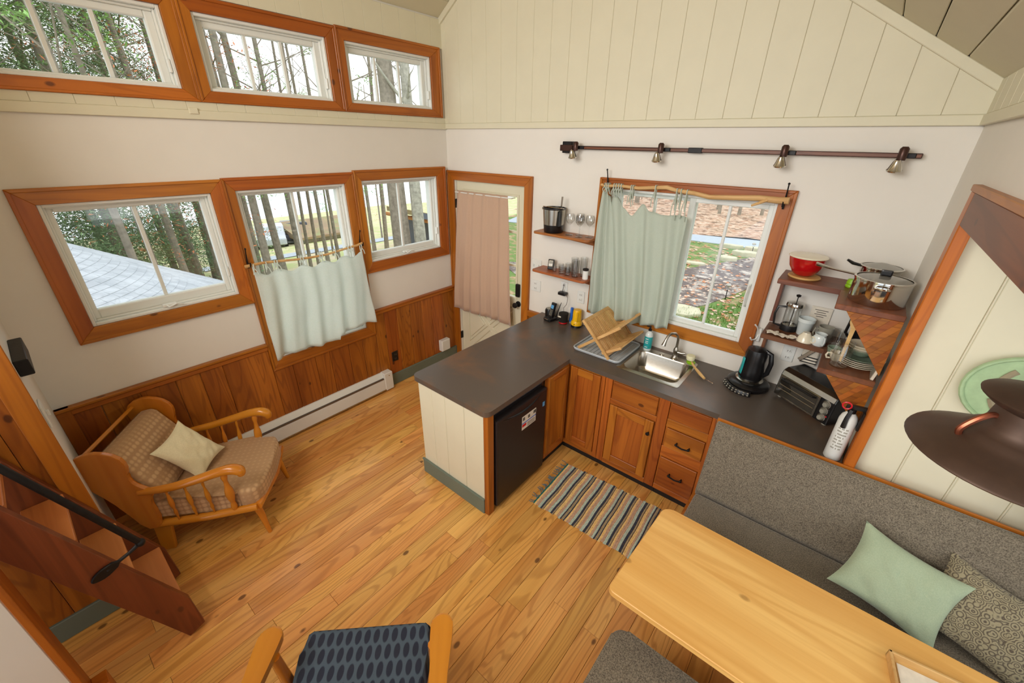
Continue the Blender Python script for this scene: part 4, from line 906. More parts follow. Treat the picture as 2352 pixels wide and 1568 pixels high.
def bottle(name, label, cat, x, y, z, prof, mat, seg=18):
    t = thing(name, label, cat, (x, y, z)); MB().lathe(prof, (x, y, z), seg).build('body', mat, t, True); return t
t = bottle('soap_bottle', 'teal-labelled pump bottle of dish soap behind the sink', 'soap bottle', 2.43, -.1, .918, [(0, 0), (.03, 0), (.032, .005), (.032, .13), (.026, .15), (.012, .165), (.012, .17), (0, .17)], 'cerw')
MB().lathe([(.0325, .02), (.0328, .021), (.0328, .122), (.0325, .123)], (2.43, -.1, .918), 20).build('label_band', 'teal', t, True)
MB().lathe([(.0, .17), (.014, .17), (.014, .185), (.006, .188), (.006, .205), (0, .205)], (2.43, -.1, .918), 12).build('pump', 'black', t, True)
MB().box(2.40, 2.436, -.105, -.095, 1.118, 1.127, .002).build('nozzle', 'black', t)
mb = MB()
for z_ in (.95, .985, 1.0, 1.02): mb.box(2.418, 2.442, -.1335, -.132, z_, z_+.006)
mb.build('label_print', 'cerw', t)
t = thing('dish_brush', 'lime green dish brush with wooden handle lying at sink edge', 'brush', (2.84, -.17, .92))
MB().tube([(2.8, -.14, .95), (2.84, -.19, .942), (2.90, -.25, .934), (2.945, -.292, .93)], [.009, .008, .012, .009], 8).build('handle', 'bamboo', t, True)
MB().lathe([(0, .0), (.03, .0), (.034, .012), (.02, .02), (0, .02)], (2.795, -.135, .935), 16).build('head', 'lime', t, True)
MB().lathe([(.0, .02), (.03, .02), (.035, .045), (.03, .055), (0, .057)], (2.785, -.125, .94), 16).build('bristles', 'bristle', t, True)
t = MB().tube([(2.952, -.298, .922), (2.97, -.29, .922), (2.99, -.3, .922), (3.01, -.305, .92)], .0025, 6).build('wire_loop', 'chrome', smooth=True); tag(t, 'short silver wire loop lying beyond the brush handle', 'wire')

# ------------------------------------------------------------ kettle, oven, extinguisher
t = thing('electric_kettle', 'glossy black electric kettle on a round control base', 'kettle', (3.2, -.16, .914))
kx, ky = 3.2, -.15
mb = MB(); mb.lathe([(0, 0), (.125, 0), (.135, .012), (.135, .03), (.12, .045), (.09, .05), (0, .05)], (kx, ky, .914), 32); mb.build('base', 'black', t, True)
MB().grid(lambda u, v: (kx+(.142+.01*v)*math.cos(R(200+90*u)), ky+(.142+.01*v)*math.sin(R(200+90*u))*1.25, .955-.035*v), 16, 3).build('control_panel', 'black', t, True, solid=.006)
mb = MB()
for k in range(9):
    a = R(208+9.5*k)
    for q in (0, 1): mb.box(kx+(.149+.004*q)*math.cos(a)-.005, kx+(.149+.004*q)*math.cos(a)+.005, ky+(.149+.004*q)*math.sin(a)*1.25-.004, ky+(.149+.004*q)*math.sin(a)*1.25+.002, .942-.014*q, .948-.014*q)
mb.build('button', 'greyen', t)
MB().lathe([(.085, .05), (.088, .058), (.07, .066)], (kx, ky, .914), 28).build('collar', 'steel', t, True)
MB().lathe([(0, .066), (.072, .066), (.078, .08), (.074, .14), (.066, .2), (.068, .25), (.06, .285), (.03, .295), (0, .297)], (kx, ky, .914), 28).build('jug', 'black', t, True)
MB().tube([(kx+.05, ky+.005, 1.195), (kx+.085, ky-.0, 1.185), (kx+.098, ky-.0, 1.12), (kx+.092, ky-.0, 1.04), (kx+.065, ky-.0, 1.0)], [.014, .015, .016, .015, .012], 8).build('handle', 'black', t, True)
MB().prism([(kx-.07, 1.16), (kx-.035, 1.21), (kx-.03, 1.19)], ky-.02, ky+.02, 'XZ', .003).build('spout', 'black', t)
MB().grid(lambda u, v: (kx+.0745*math.cos(R(205+22*u)), ky+.0745*math.sin(R(205+22*u)), .985+.15*v), 4, 6).build('water_gauge', 'teal', t, True, solid=.004)
t = thing('toaster_oven', 'black toaster oven with silver top edge below the corner shelves', 'toaster oven', (3.592, -.172, .914), R(-34))
W2, D2, H2 = .19, .125, .215
mb = MB(); mb.prism([(-D2, .015), (D2, .015), (D2, H2*.88), (D2*.5, H2), (-D2+.05, H2-.003), (-D2+.022, H2-.02), (-D2+.012, .165)], -W2, W2, 'YZ', .008, 2); mb.build('body', 'black', t, local=True)
MB().prism([(-D2+.008, .165), (-D2+.018, .195), (-D2+.05, H2+.001), (-D2+.054, H2-.004), (-D2+.026, .19), (-D2+.016, .163)], -W2+.008, W2-.008, 'YZ', .001).build('top_trim', 'steel', t, local=True)
TM = Matrix.Translation((0, -D2, 0)) @ Matrix.Rotation(R(-4), 4, 'X')
d = MB(TM).box(-W2+.012, W2-.085, -.012, -.001, .022, .165, .003).build('door', 'steel', t, local=True)
MB(TM).box(-W2+.022, W2-.095, -.014, -.0115, .034, .156, .001).build('door_glass', 'glassd', d, local=True)
MB(TM).box(-W2+.022, W2-.095, -.0122, -.011, .034, .156).build('oven_cavity', 'ink', d, local=True)
MB(TM).tube([(-W2+.04, -.012, .147), (-W2+.045, -.034, .15), (W2-.115, -.034, .15), (W2-.11, -.012, .147)], .0065, 8).build('handle', 'black', d, True, local=True)
mb = MB(TM)
for z_ in (.075, .105): mb.tube([(-W2+.03, -.0145, z_), (W2-.1, -.0145, z_)], .0016, 5)
mb.build('wire_rack', 'chrome', d, local=True)
MB(TM).box(-.085, -.03, -.014, -.011, .024, .032).build('badge', 'chrome', d, local=True)
for k, z_ in enumerate((.14, .095, .05)):
    MB(TM).lathe([(.019, -.001), (.019, -.012), (.013, -.024), (0, -.024)], (W2-.042, 0, z_), 18, 'Y').build('dial', 'greyen', t, True, local=True)
    MB(TM).lathe([(.025, -.002), (.025, -.006), (.0215, -.007)], (W2-.042, 0, z_), 18, 'Y').build('dial_ring', 'steel', t, True, local=True)
MB(TM).ball((W2-.018, -.004, .068), .005, seg=8).build('indicator_lamp', 'redp', t, local=True)
for sx in (-1, 1):
    for sy in (-1, 1): MB().lathe([(0, 0), (.014, 0), (.014, .016)], (sx*(W2-.03), sy*(D2-.03), 0), 10).build('foot', 'greyen', t, local=True)
t = thing('fire_extinguisher', 'white fire extinguisher with red ring at the end of countertop', 'fire extinguisher', (3.735, -.665, .914))
ex, ey = 3.735, -.665
MB().lathe([(0, 0), (.036, 0), (.04, .006), (.04, .25), (.034, .275), (.018, .295), (.014, .3), (0, .3)], (ex, ey, .914), 24).build('cylinder', 'white', t, True)
MB().lathe([(.018, .295), (.018, .32), (0, .32)], (ex, ey, .914), 12).build('valve', 'black', t, True)
MB().prism([(-.03, .31), (.055, .325), (.06, .345), (.0, .34), (-.03, .33)], -.01, .01, 'XZ', .002).build('lever', 'black', t, local=True)
MB().tube([(ex-.005, ey-.028, 1.235), (ex-.012, ey-.044, 1.19), (ex-.012, ey-.046, 1.135)], [.009, .01, .012], 8).build('nozzle', 'black', t, True)
mb = MB(); mb.tube([(ex-.028+.019*math.cos(a*.5236), ey-.01, 1.245+.019*math.sin(a*.5236)) for a in range(13)], .004, 6); mb.build('pull_ring', 'redp', t, True)
mb = MB()
rl = random.Random(5)
for k in range(8):
    z_ = .99+.018*k
    for a in range(235, 292, 8):
        if rl.random() < .8: mb.box(ex+.0405*math.cos(R(a))-.002, ex+.0405*math.cos(R(a))+.002, ey+.0405*math.sin(R(a))-.001, ey+.0405*math.sin(R(a))+.001, z_, z_+.008)
mb.build('printed_lines', 'greyen', t)
B(3.775, 3.79, -.70, -.63, 1.13, 1.24, .004).build('bracket', 'black', t)

# ------------------------------------------------------------ phone cluster
t = thing('cordless_phone', 'black cordless phone standing in its charging base', 'phone', (1.47, -.12, .914), R(-12))
B(-.045, .045, -.05, .05, 0, .035, .008).build('base', 'black', t, local=True)
MB(Matrix.Rotation(R(-16), 4, 'X')).box(-.024, .024, -.015, .015, .02, .175, .008, 2).build('handset', 'black', t, local=True)
MB(Matrix.Rotation(R(-16), 4, 'X')).box(-.017, .017, -.0165, -.0145, .115, .15, .001).build('screen', 'skyblue', t, local=True)
mb = MB(Matrix.Rotation(R(-16), 4, 'X'))
for a in range(3):
    for b in range(5): mb.box(-.016+.012*a, -.009+.012*a, -.0175, -.0145, .05+.012*b, .056+.012*b)
mb.build('keypad', 'greyen', t, local=True); MB().box(-.03, .02, -.054, -.048, .02, .028, .002).build('trim_strip', 'chrome', t, local=True)
t = thing('phone_antenna', 'thin black antenna rod rising behind the phone', 'antenna', (1.51, -.07, .914))
B(1.49, 1.53, -.09, -.05, .914, .93, .004).build('base', 'black', t); MB().tube([(1.50, -.07, .925), (1.515, -.06, 1.0), (1.54, -.05, 1.09)], [.006, .005, .003], 7).build('rod', 'black', t, True)
t = thing('power_adapter', 'black plug adapter with thin aerial plugged into the outlet', 'adapter', (1.53, -.04, 1.19))
MB().box(1.50, 1.58, -.065, -.014, 1.165, 1.195, .008, 2).build('plug_body', 'black', t); MB().tube([(1.535, -.04, 1.19), (1.545, -.035, 1.275)], .0025, 6).build('aerial', 'black', t)
MB().tube([(1.578, -.04, 1.178), (1.605, -.05, 1.15), (1.60, -.055, 1.09), (1.575, -.06, 1.05), (1.585, -.065, 1.0), (1.60, -.07, .925)], .0025, 6).build('cord', 'ink', t, True)
t = thing('round_speaker', 'squat black round canister left of the phone', 'canister', (1.41, -.05, .914))
MB().lathe([(0, 0), (.03, 0), (.04, .01), (.042, .07), (.036, .085), (0, .088)], (1.41, -.05, .914), 20).build('body', 'black', t, True)
MB().lathe([(0, .089), (.03, .089), (.03, .086)], (1.41, -.05, .914), 20).build('top_disc', 'greyen', t, True)
t = thing('candle_jar', 'dark round candle jar with small white tag right of the phone', 'candle jar', (1.605, -.10, .914))
MB().lathe([(0, 0), (.036, 0), (.042, .01), (.042, .085), (.045, .09), (.045, .105), (.03, .108), (0, .106)], (1.605, -.10, .914), 20).build('body', 'dark', t, True)
MB().lathe([(.0425, .008), (.0428, .009), (.0428, .02), (.0425, .021)], (1.605, -.1, .914), 20).build('red_band', 'red', t, True)
B(1.575, 1.605, -.148, -.143, .985, .998, .002).build('paper_tag', 'paper', t)
t = thing('blue_flashlight', 'small blue flashlight standing on end by the yellow lantern', 'flashlight', (1.655, -.04, .914))
MB().lathe([(0, 0), (.018, 0), (.018, .045), (.014, .06), (.0135, .15), (.01, .155), (0, .155)], (1.655, -.04, .914), 14).build('barrel', 'blue', t, True)
MB().lathe([(.0185, 0), (.0185, .018)], (1.655, -.04, .914), 14).build('head_ring', 'greyen', t, True)
t = thing('yellow_lantern', 'yellow plastic camping lantern with black foot', 'lantern', (1.735, -.075, .914))
lx, ly = 1.735, -.075
MB().lathe([(0, 0), (.05, 0), (.05, .02), (.047, .024)], (lx, ly, .914), 22).build('foot', 'black', t, True)
MB().lathe([(.05, .02), (.052, .045), (.044, .06), (.044, .06)], (lx, ly, .914), 22).build('collar', 'yellow', t, True)
MB().lathe([(.0, .058), (.042, .058), (.039, .15), (.034, .165), (0, .168)], (lx, ly, .914), 22).build('barrel', 'yellow', t, True)
B(lx+.012, lx+.03, ly-.046, ly-.03, .975, 1.065, .005).build('switch_rib', 'yellow', t); MB().ball((lx+.005, ly-.051, .95), .005, seg=8).build('button', 'black', t)

# ------------------------------------------------------------ left small shelves
def small_shelf(z, lb):
    t = thing('wall_shelf', lb, 'shelf', (1.53, -.1, z))
    MB().prism([(1.275, 0), (1.275, -.12)]+rc(1.30, -.155, .03, 180, 270, 3)+rc(1.80, -.155, .04, 270, 360, 4)+[(1.835, 0)], z-.02, z, 'XY', .003).build('board', 'shelfwood', t)
    MB().prism([(1.42, z-.02), (1.80, z-.02), (1.80, z-.075), (1.49, z-.055), (1.43, z-.05)], -.03, -.005, 'XZ', .003).build('cleat', 'shelfwood', t)
    return t
SZ1, SZ2 = 1.738, 1.392
small_shelf(SZ1, 'upper small cherry shelf holding ice bucket and wine glasses'); small_shelf(SZ2, 'lower small cherry shelf holding tumblers')
t = thing('ice_bucket', 'steel and black ice bucket with handle on the upper shelf', 'ice bucket', (1.43, -.095, SZ1))
bx, by = 1.43, -.095
MB().lathe([(0, 0), (.078, 0), (.082, .005), (.088, .068), (.0, .07)], (bx, by, SZ1), 26).build('lower_shell', 'black', t, True)
MB().lathe([(.088, .068), (.098, .195)], (bx, by, SZ1), 26).build('steel_band', 'steel', t, True)
MB().lathe([(.098, .195), (.1, .198), (.1, .206), (.094, .206), (.084, .1), (0, .1)], (bx, by, SZ1), 26).build('rim', 'black', t, True)
MB().tube([(bx+.1*math.cos(R(a)), by+.09*math.sin(R(a)), SZ1+.205+.016*math.sin(R(a-180))) for a in range(180, 361, 15)], .004, 6).build('bail_handle', 'chrome', t, True)
MB().box(bx-.125, bx-.098, by-.012, by+.012, SZ1+.18, SZ1+.2, .004).build('handle_ear', 'chrome', t)
MB().box(bx+.06, bx+.098, by-.06, by-.02, SZ1+.06, SZ1+.19, .006).build('side_grip', 'black', t)
MB().tube([(bx+.06, by+.01, SZ1+.15), (bx+.075, by+.0, SZ1+.3)], [.006, .008], 6).build('tongs', 'steel', t, True)
def glassware(name, label, cat, x, y, z, prof, grp, seg=18):
    t = MB().lathe(prof, (0, 0, 0), seg).build(name, 'glassw', None, True); t.location = (x, y, z); return tag(t, label, cat, grp)
wg = [(.0, 0), (.032, 0), (.03, .003), (.005, .008), (.0035, .05), (.004, .085), (.02, .098), (.036, .12), (.038, .145), (.031, .175), (.0295, .175), (.036, .144), (.033, .12), (.016, .1), (0, .096)]
wlab = ['wine glass nearest the ice bucket on the upper shelf', 'wine glass at the back of the cluster on upper shelf', 'front wine glass in middle of cluster on upper shelf', 'wine glass at the right end of upper shelf']
for k, (gx, gy) in enumerate(((1.605, -.11), (1.67, -.05), (1.71, -.125), (1.775, -.075))): glassware('wine_glass', wlab[k], 'wine glass', gx, gy, SZ1, wg, 'wine glasses on the upper shelf')
def tumbler(h, r): return [(0, 0), (r*.85, 0), (r*.9, .003), (r, h), (r*.94, h), (r*.84, .008), (0, .008)]
tl = [('small shot glass beside the digital timer', .045, .022, 1.47, -.1), ('second short glass from the digital timer', .07, .025, 1.515, -.06), ('short round glass in front row of lower shelf', .07, .03, 1.56, -.115), ('short glass at back of lower shelf', .085, .028, 1.585, -.05),
      ('short glass before the tall tumblers', .07, .028, 1.625, -.125), ('tall tumbler at left of the three tall ones', .15, .032, 1.655, -.06), ('tall tumbler in front of the other tall ones', .15, .034, 1.70, -.12), ('tallest tumbler at back beside the curtain', .165, .033, 1.745, -.055)]
for lb, h, r, gx, gy in tl: glassware('tumbler', lb, 'glass', gx, gy, SZ2, tumbler(h, r), 'drinking glasses on the lower shelf', 14)
t = thing('digital_timer', 'small grey and black digital timer on lower shelf', 'timer', (1.415, -.08, SZ2), R(14))
MB(Matrix.Rotation(R(-12), 4, 'X')).box(-.03, .03, -.01, .01, 0, .095, .009, 2).build('case', 'black', t, local=True)
MB(Matrix.Rotation(R(-12), 4, 'X')).box(-.022, .022, -.014, -.008, .03, .085, .004).build('face', 'steel', t, local=True)
MB(Matrix.Rotation(R(-12), 4, 'X')).box(-.016, .016, -.0155, -.012, .055, .078, .001).build('display', 'greyen', t, local=True)
t = bottle('shaker_jar', 'white shaker jar with dark lid at right end of lower shelf', 'jar', 1.80, -.115, SZ2, [(0, 0), (.024, 0), (.024, .075), (0, .075)], 'white', 16)
MB().lathe([(.025, .075), (.025, .09), (0, .092)], (1.80, -.115, SZ2), 16).build('lid', 'dark', t, True)

# ------------------------------------------------------------ corner shelves
Z1, Z2 = 1.727, 1.36
def lshelf(z, lb, inner):
    t = thing('corner_shelf', lb, 'shelf', (3.5, -.25, z))
    MB().prism([(3.2, -.003), (3.2, -.27), (inner, -.272), (3.785, -.272), (3.785, -.003)], z-.03, z, 'XY', .003).build('long_board', 'walnutX', t)
    MB().prism([(inner, -.274), (inner, -.56), (3.785, -.56), (3.785, -.274)], z-.03, z, 'XY', .003).build('return_board', 'walnutY', t); return t
lshelf(Z1, 'upper walnut corner shelf holding bowl and stockpot', 3.508); lshelf(Z2, 'lower walnut corner shelf holding mugs and plates', 3.535)
t = thing('shelf_upright', 'tall narrow walnut upright at left of corner shelves', 'shelf support', (3.212, -.06, 1.15))
B(3.205, 3.225, -.09, -.003, 1.392, 1.695, .002).build('upper_board', 'walnutZ', t); B(3.205, 3.225, -.09, -.003, 1.16, 1.328, .002).build('lower_board', 'walnutZ', t)
def gusset(z, lb, h, x0):
    t = thing('gusset_panel', lb, 'panel', (3.7, -.555, z-.2)); X1 = 3.785; n_ = 12
    for k in range(n_):
        a0, a1 = k/n_, (k+1)/n_
        # diagonal strips of the triangle (x0,z) (X1,z) (X1,z-h)
        P0 = (lerp(X1, x0, a0), z-.0); P1 = (lerp(X1, x0, a1), z-.0); Q0 = (X1, z-h*a0); Q1 = (X1, z-h*a1)
        hyp = lambda s: (lerp(x0, X1, s), lerp(z, z-h, s))
        s0, s1 = k/n_, (k+1)/n_
        # strips slanting up to the right, cut by top, post and hypotenuse
        pts = [hyp(s0), hyp(s1)]
        def tophit(s):
            p = hyp(s); dx = X1-p[0]; zz = p[1]+dx*1.5
            return (X1, zz) if zz <= z else (p[0]+(z-p[1])/1.5, z)
        t0, t1 = tophit(s0), tophit(s1)
        pts.append(t1)
        if t1[1] < z-1e-6 and t0[1] >= z-1e-6: pts.append((X1, z))
        pts.append(t0)
        u = []
        for p in pts:
            if not any(abs(p[0]-q_[0])+abs(p[1]-q_[1]) < 1e-4 for q_ in u): u.append(p)
        if len(u) > 2: MB().prism(u, -.555+.0004*k, -.538, 'XZ', .0008).build('strip', 'wainsX', t)
gusset(Z1-.031, 'upper triangular panel of slanted pine strips under the corner shelf', .30, 3.56); gusset(Z2-.031, 'lower triangular panel of slanted pine strips under the corner shelf', .26, 3.58)
# on the top shelf
t = MB().lathe([(0, 0), (.082, 0), (.086, .004), (.086, .008), (.082, .012), (0, .012)], (3.315, -.13, Z1), 28).build('round_trivet', 'bamboo', None, True); tag(t, 'round wooden trivet under the red bowl', 'trivet')
t = thing('red_bowl', 'red enamel bowl with cream lid on the upper shelf', 'bowl', (3.305, -.13, Z1+.012))
MB().lathe([(0, 0), (.04, 0), (.06, .015), (.085, .055), (.095, .1), (.097, .118), (.092, .118)], (3.305, -.13, Z1+.012), 30).build('bowl_body', 'red', t, True)
MB().lathe([(.0, .128), (.06, .127), (.1, .121), (.103, .116), (.1, .112), (.092, .112)], (3.305, -.13, Z1+.012), 30).build('lid', 'cer', t, True)
t = thing('saucepan', 'steel saucepan with long handle behind the stockpot', 'saucepan', (3.65, -.115, Z1))
MB().lathe([(0, 0), (.088, 0), (.092, .006), (.092, .115), (.096, .118), (.09, .116), (.088, .01), (0, .008)], (3.65, -.115, Z1), 30).build('pan_body', 'chrome', t, True)
MB().lathe([(0, .14), (.02, .138), (.07, .13), (.094, .12), (.096, .122), (.094, .125), (.02, .145), (0, .146)], (3.65, -.115, Z1), 30).build('lid', 'lidg', t, True)
MB().lathe([(.09, .122), (.099, .12), (.099, .127), (.09, .128)], (3.65, -.115, Z1), 30).build('lid_rim', 'chrome', t, True)
MB().tube([(3.575, -.165, Z1+.085), (3.54, -.185, Z1+.08), (3.44, -.235, Z1+.1), (3.36, -.275, Z1+.122)], [.009, .006, .006, .011], 8).build('handle', 'chrome', t, True)
MB().tube([(3.56, -.13, Z1+.12), (3.52, -.14, Z1+.128), (3.49, -.15, Z1+.145)], [.007, .009, .006], 8).build('lid_handle', 'black', t, True)
t = MB().lathe([(0, 0), (.024, 0), (.027, .005), (.026, .012), (.022, .016), (.026, .022), (.022, .045), (0, .048)], (3.547, -.175, Z1), 16).build('lime_gadget', 'lime', None, True); tag(t, 'small lime green kitchen gadget left of the stockpot', 'kitchen gadget')
t = thing('stockpot', 'large steel stockpot with glass lid on the upper shelf', 'pot', (3.66, -.41, Z1))
px_, py_ = 3.66, -.405
MB().lathe([(0, 0), (.112, 0), (.118, .008), (.118, .118), (.122, .121), (.12, .123), (.114, .121), (.114, .01), (0, .008)], (px_, py_, Z1), 36).build('pot_body', 'chrome', t, True)
MB().lathe([(0, .142), (.05, .138), (.1, .129), (.117, .122)], (px_, py_, Z1), 36).build('lid', 'lidg', t, True)
MB().lathe([(.112, .122), (.122, .121), (.122, .128), (.113, .129)], (px_, py_, Z1), 36).build('lid_rim', 'chrome', t, True)
B(px_-.024, px_+.024, py_-.012, py_+.012, Z1+.14, Z1+.172, .008, 2).build('lid_knob', 'black', t)
for s_ in (-1, 1): MB().tube([(px_-.0+s_*.03, py_-.115*1, Z1+.1), (px_+s_*.028, py_-.14, Z1+.103), (px_+s_*.012, py_-.15, Z1+.103)], .005, 7).build('loop_handle', 'chrome', t, True)
MB().tube([(px_-.028, py_-.14, Z1+.103), (px_, py_-.152, Z1+.103), (px_+.028, py_-.14, Z1+.103)], .005, 7).build('loop_handle', 'chrome', t, True)
# on the second shelf
t = thing('french_press', 'glass french press coffee maker with black handle', 'coffee press', (3.32, -.09, Z2))
fx, fy = 3.32, -.085
MB().lathe([(0, .01), (.045, .01), (.046, .16), (.049, .165), (.045, .16), (.043, .014), (0, .014)], (fx, fy, Z2), 22).build('beaker', 'glassw', t, True)
MB().lathe([(.048, 0), (.048, .035), (.046, .04), (.046, .0)], (fx, fy, Z2), 22).build('base_frame', 'blackm', t, True)
MB().lathe([(.0, .165), (.05, .165), (.052, .172), (.048, .188), (.02, .196), (0, .196)], (fx, fy, Z2), 22).build('lid', 'chrome', t, True)
MB().lathe([(.003, .02), (.003, .225), (.012, .23), (.014, .24), (0, .246)], (fx, fy, Z2), 12).build('plunger', 'black', t, True)
MB().lathe([(0, .03), (.042, .03), (.042, .034), (0, .036)], (fx, fy, Z2), 20).build('filter_disc', 'steel', t, True)
MB().tube([(fx-.04, fy-.01, Z2+.155), (fx-.085, fy-.02, Z2+.15), (fx-.095, fy-.022, Z2+.1), (fx-.085, fy-.02, Z2+.03), (fx-.045, fy-.01, Z2+.02)], .007, 8).build('handle', 'black', t, True)
def mug(name, label, x, y, h, r, mat, rz, prof=None, flip=False, hand=True, grp=None, cat='mug'):
    t = thing(name, label, cat, (x, y, Z2), rz, grp); p = prof or [(0, 0), (r*.8, 0), (r*.86, .004), (r, h), (r*.93, h), (r*.8, .01), (0, .008)]
    if flip: p = [(a, h-b) for a, b in p]
    MB().lathe(p, (0, 0, 0), 24).build('cup_body', mat, t, True, local=True)
    if hand: MB().tube([(r*.86, 0, h*.8), (r*1.35, 0, h*.82), (r*1.5, 0, h*.5), (r*1.3, 0, h*.2), (r*.86, 0, h*.22)], .005, 7).build('handle', mat, t, True, local=True)
    return t
mug('white_beaker', 'large white handleless beaker beside the french press', 3.405, -.10, .11, .046, 'cerw', 0, [(0, 0), (.034, 0), (.036, .004), (.044, .085), (.047, .088), (.048, .11), (.044, .11), (.034, .01), (0, .008)], hand=False, cat='beaker')
mug('cream_teacup', 'cream teacup resting upside down at shelf front', 3.43, -.215, .058, .045, 'cer', R(-35), [(0, 0), (.02, 0), (.022, .006), (.036, .025), (.045, .058), (.042, .058), (.03, .02), (0, .01)], True, cat='teacup')
mug('white_creamer', 'small white cup with pinched neck at shelf front', 3.50, -.225, .075, .032, 'cerw', R(-55), [(0, 0), (.03, 0), (.036, .01), (.036, .05), (.029, .062), (.033, .075), (.029, .075), (.026, .06), (.03, .012), (0, .008)], cat='cup')
mug('grey_mug', 'grey enamel mug with dark rim behind the white cup', 3.515, -.135, .095, .042, 'greyen', R(200)); o = bpy.context.scene.objects[-1] if False else None
mug('glass_mug', 'clear glass cup at the inner corner of the lower shelf', 3.585, -.16, .1, .036, 'glassw', R(160), hand=False, cat='glass')
t = thing('tea_packets', 'loose white tea packets at left front of lower shelf', 'packets', (3.3, -.22, Z2)); t['kind'] = 'stuff'
bpy.data.objects.remove(t)
for k, (a, b, rz, lb) in enumerate(((3.255, -.215, 15, 'flat grey tea packet at the left tip of lower shelf'), (3.30, -.235, -20, 'crumpled white tea packet in front of french press'), (3.355, -.235, 40, 'folded white tea packet next to upside-down teacup'))):
    o = MB().grid(lambda u, v: ((u-.5)*.07, (v-.5)*.05, .004+.007*abs(math.sin(u*5+k*2+v*3))+.002*k), 8, 6).build('tea_packet', 'paper', None, False, solid=.002); o.location = (a, b, Z2); o.rotation_euler = (0, 0, R(rz)); tag(o, lb, 'packet')
t = thing('note_card', 'small printed note card leaning against kitchen wall', 'card', (3.46, -.01, 1.45))
B(3.405, 3.515, -.012, -.009, 1.405, 1.53).build('card', 'paper', t)
mb = MB()
for k, wd in enumerate((.07, .05, .065, .04)): mb.box(3.46-wd/2, 3.46+wd/2, -.0135, -.012, 1.508-.014*k, 1.512-.014*k)
mb.build('printed_lines', 'ink', t)
t = thing('spatula_jar', 'clear glass jar at the front of the lower shelf', 'jar', (3.615, -.465, Z2))
jx, jy = 3.618, -.468
MB().lathe([(0, 0), (.04, 0), (.044, .006), (.044, .1), (.036, .125), (.036, .145), (.038, .15), (.034, .148), (.034, .125), (.041, .1), (.041, .01), (0, .008)], (jx, jy, Z2), 24).build('jar_body', 'glassw', t, True)
MB().lathe([(.038, .128), (.0395, .131), (.038, .134)], (jx, jy, Z2), 24).build('neck_ring', 'glassw', t, True)
t = thing('wooden_spatula', 'wooden spatula standing in the glass jar', 'spatula', (jx, jy, Z2+.02))
MB().prism([(-.006, .01), (.006, .01), (.008, .2), (.026, .235), (.03, .30), (.024, .325), (-.026, .285), (-.024, .235), (-.008, .2)], -.004, .004, 'XZ', .002).build('blade_and_handle', 'bamboo', t, local=True)
t = thing('black_utensils', 'dark utensils bundle at back of corner behind jar', 'utensils', (3.70, -.36, Z2))
bpy.data.objects.remove(t)
t = thing('black_pitcher', 'black pitcher standing behind the plates under the top shelf', 'pitcher', (3.70, -.13, Z2))
MB().lathe([(0, 0), (.05, 0), (.058, .01), (.06, .12), (.045, .19), (.05, .24), (.045, .24), (.04, .19), (0, .18)], (3.70, -.13, Z2), 20).build('body', 'black', t, True)
MB().tube([(3.655, -.15, Z2+.2), (3.61, -.17, Z2+.18), (3.605, -.175, Z2+.1), (3.645, -.155, Z2+.05)], .008, 7).build('handle', 'black', t, True)
def plate_prof(r): return [(0, .003), (r*.6, .003), (r*.65, .001), (r, .014), (r, .017), (r*.66, .006), (0, .006)]
zz = Z2
for k in range(5):
    nm = ['bottom', 'second from bottom', 'middle', 'fourth from bottom', 'topmost']
    o = MB().lathe(plate_prof(.088), (0, 0, 0), 30).build('dinner_plate', 'cer' if k < 4 else 'cerg', None, True); o.location = (3.695, -.385, zz); zz += .0105
    tag(o, ('cream' if k < 4 else 'sage rimmed')+' dinner plate, '+nm[k]+' of the stack on lower shelf', 'plate', 'dinner plates stacked on the lower shelf')
for k in range(3):
    o = MB().lathe([(0, .002), (.03, .002), (.034, 0), (.055, .022), (.066, .034), (.064, .036), (.05, .026), (0, .008)], (0, 0, 0), 28).build('cereal_bowl', ['cerg', 'cer', 'cer'][k], None, True); o.location = (3.69, -.375, zz+.008+.014*k)
    tag(o, ['sage bowl directly on the stacked plates', 'cream bowl in the middle of the bowl stack', 'topmost cream bowl on the plate stack'][k], 'bowl', 'bowls stacked on the plates')
for k, (a, b, lb) in enumerate(((3.582, -.33, 'sage and cream teacup left of the plate stack'), (3.60, -.395, 'cream teacup lying in front of sage teacup'))): mug('teacup', lb, a, b, .05, .034, 'cer' if k else 'cerg', R(120+k*80), [(0, 0), (.02, 0), (.03, .02), (.036, .05), (.033, .05), (.02, .012), (0, .008)], cat='teacup')
t = thing('book', 'grey slim book leaning at the post end of lower shelf', 'book', (3.765, -.48, Z2)); MB(Matrix.Rotation(R(8), 4, 'Y')).box(-.008, .008, -.06, .05, 0, .12, .002).build('cover', 'greyen', t, local=True)
MB(Matrix.Rotation(R(8), 4, 'Y')).box(-.006, .006, -.062, .048, .002, .118).build('pages', 'paper', t, local=True)
t = thing('striped_dishcloth', 'folded striped dishcloth hanging below the lower shelf', 'dishcloth', (3.5, -.05, 1.2))
B(3.44, 3.53, -.045, -.02, 1.14, 1.328, .006).build('cloth_fold', 'paper', t)
for z_ in (1.15, 1.17, 1.19): B(3.438, 3.532, -.047, -.018, z_, z_+.008, .002).build('stripe', 'black', t)
MB(Matrix.Translation((3.485, -.06, 1.24)) @ Matrix.Rotation(R(35), 4, 'Y')).box(-.012, .012, -.004, .004, -.09, .09, .003).build('knife_blade', 'steel', t)
t = thing('double_hook', 'small white double hook on the window casing by kettle', 'hook', (3.165, -.03, 1.28))
MB().tube([(3.13, -.065, 1.335), (3.145, -.06, 1.32), (3.155, -.03, 1.285), (3.165, -.02, 1.25)], [.006, .004, .005, .005], 7).build('upper_prong', 'white', t, True)
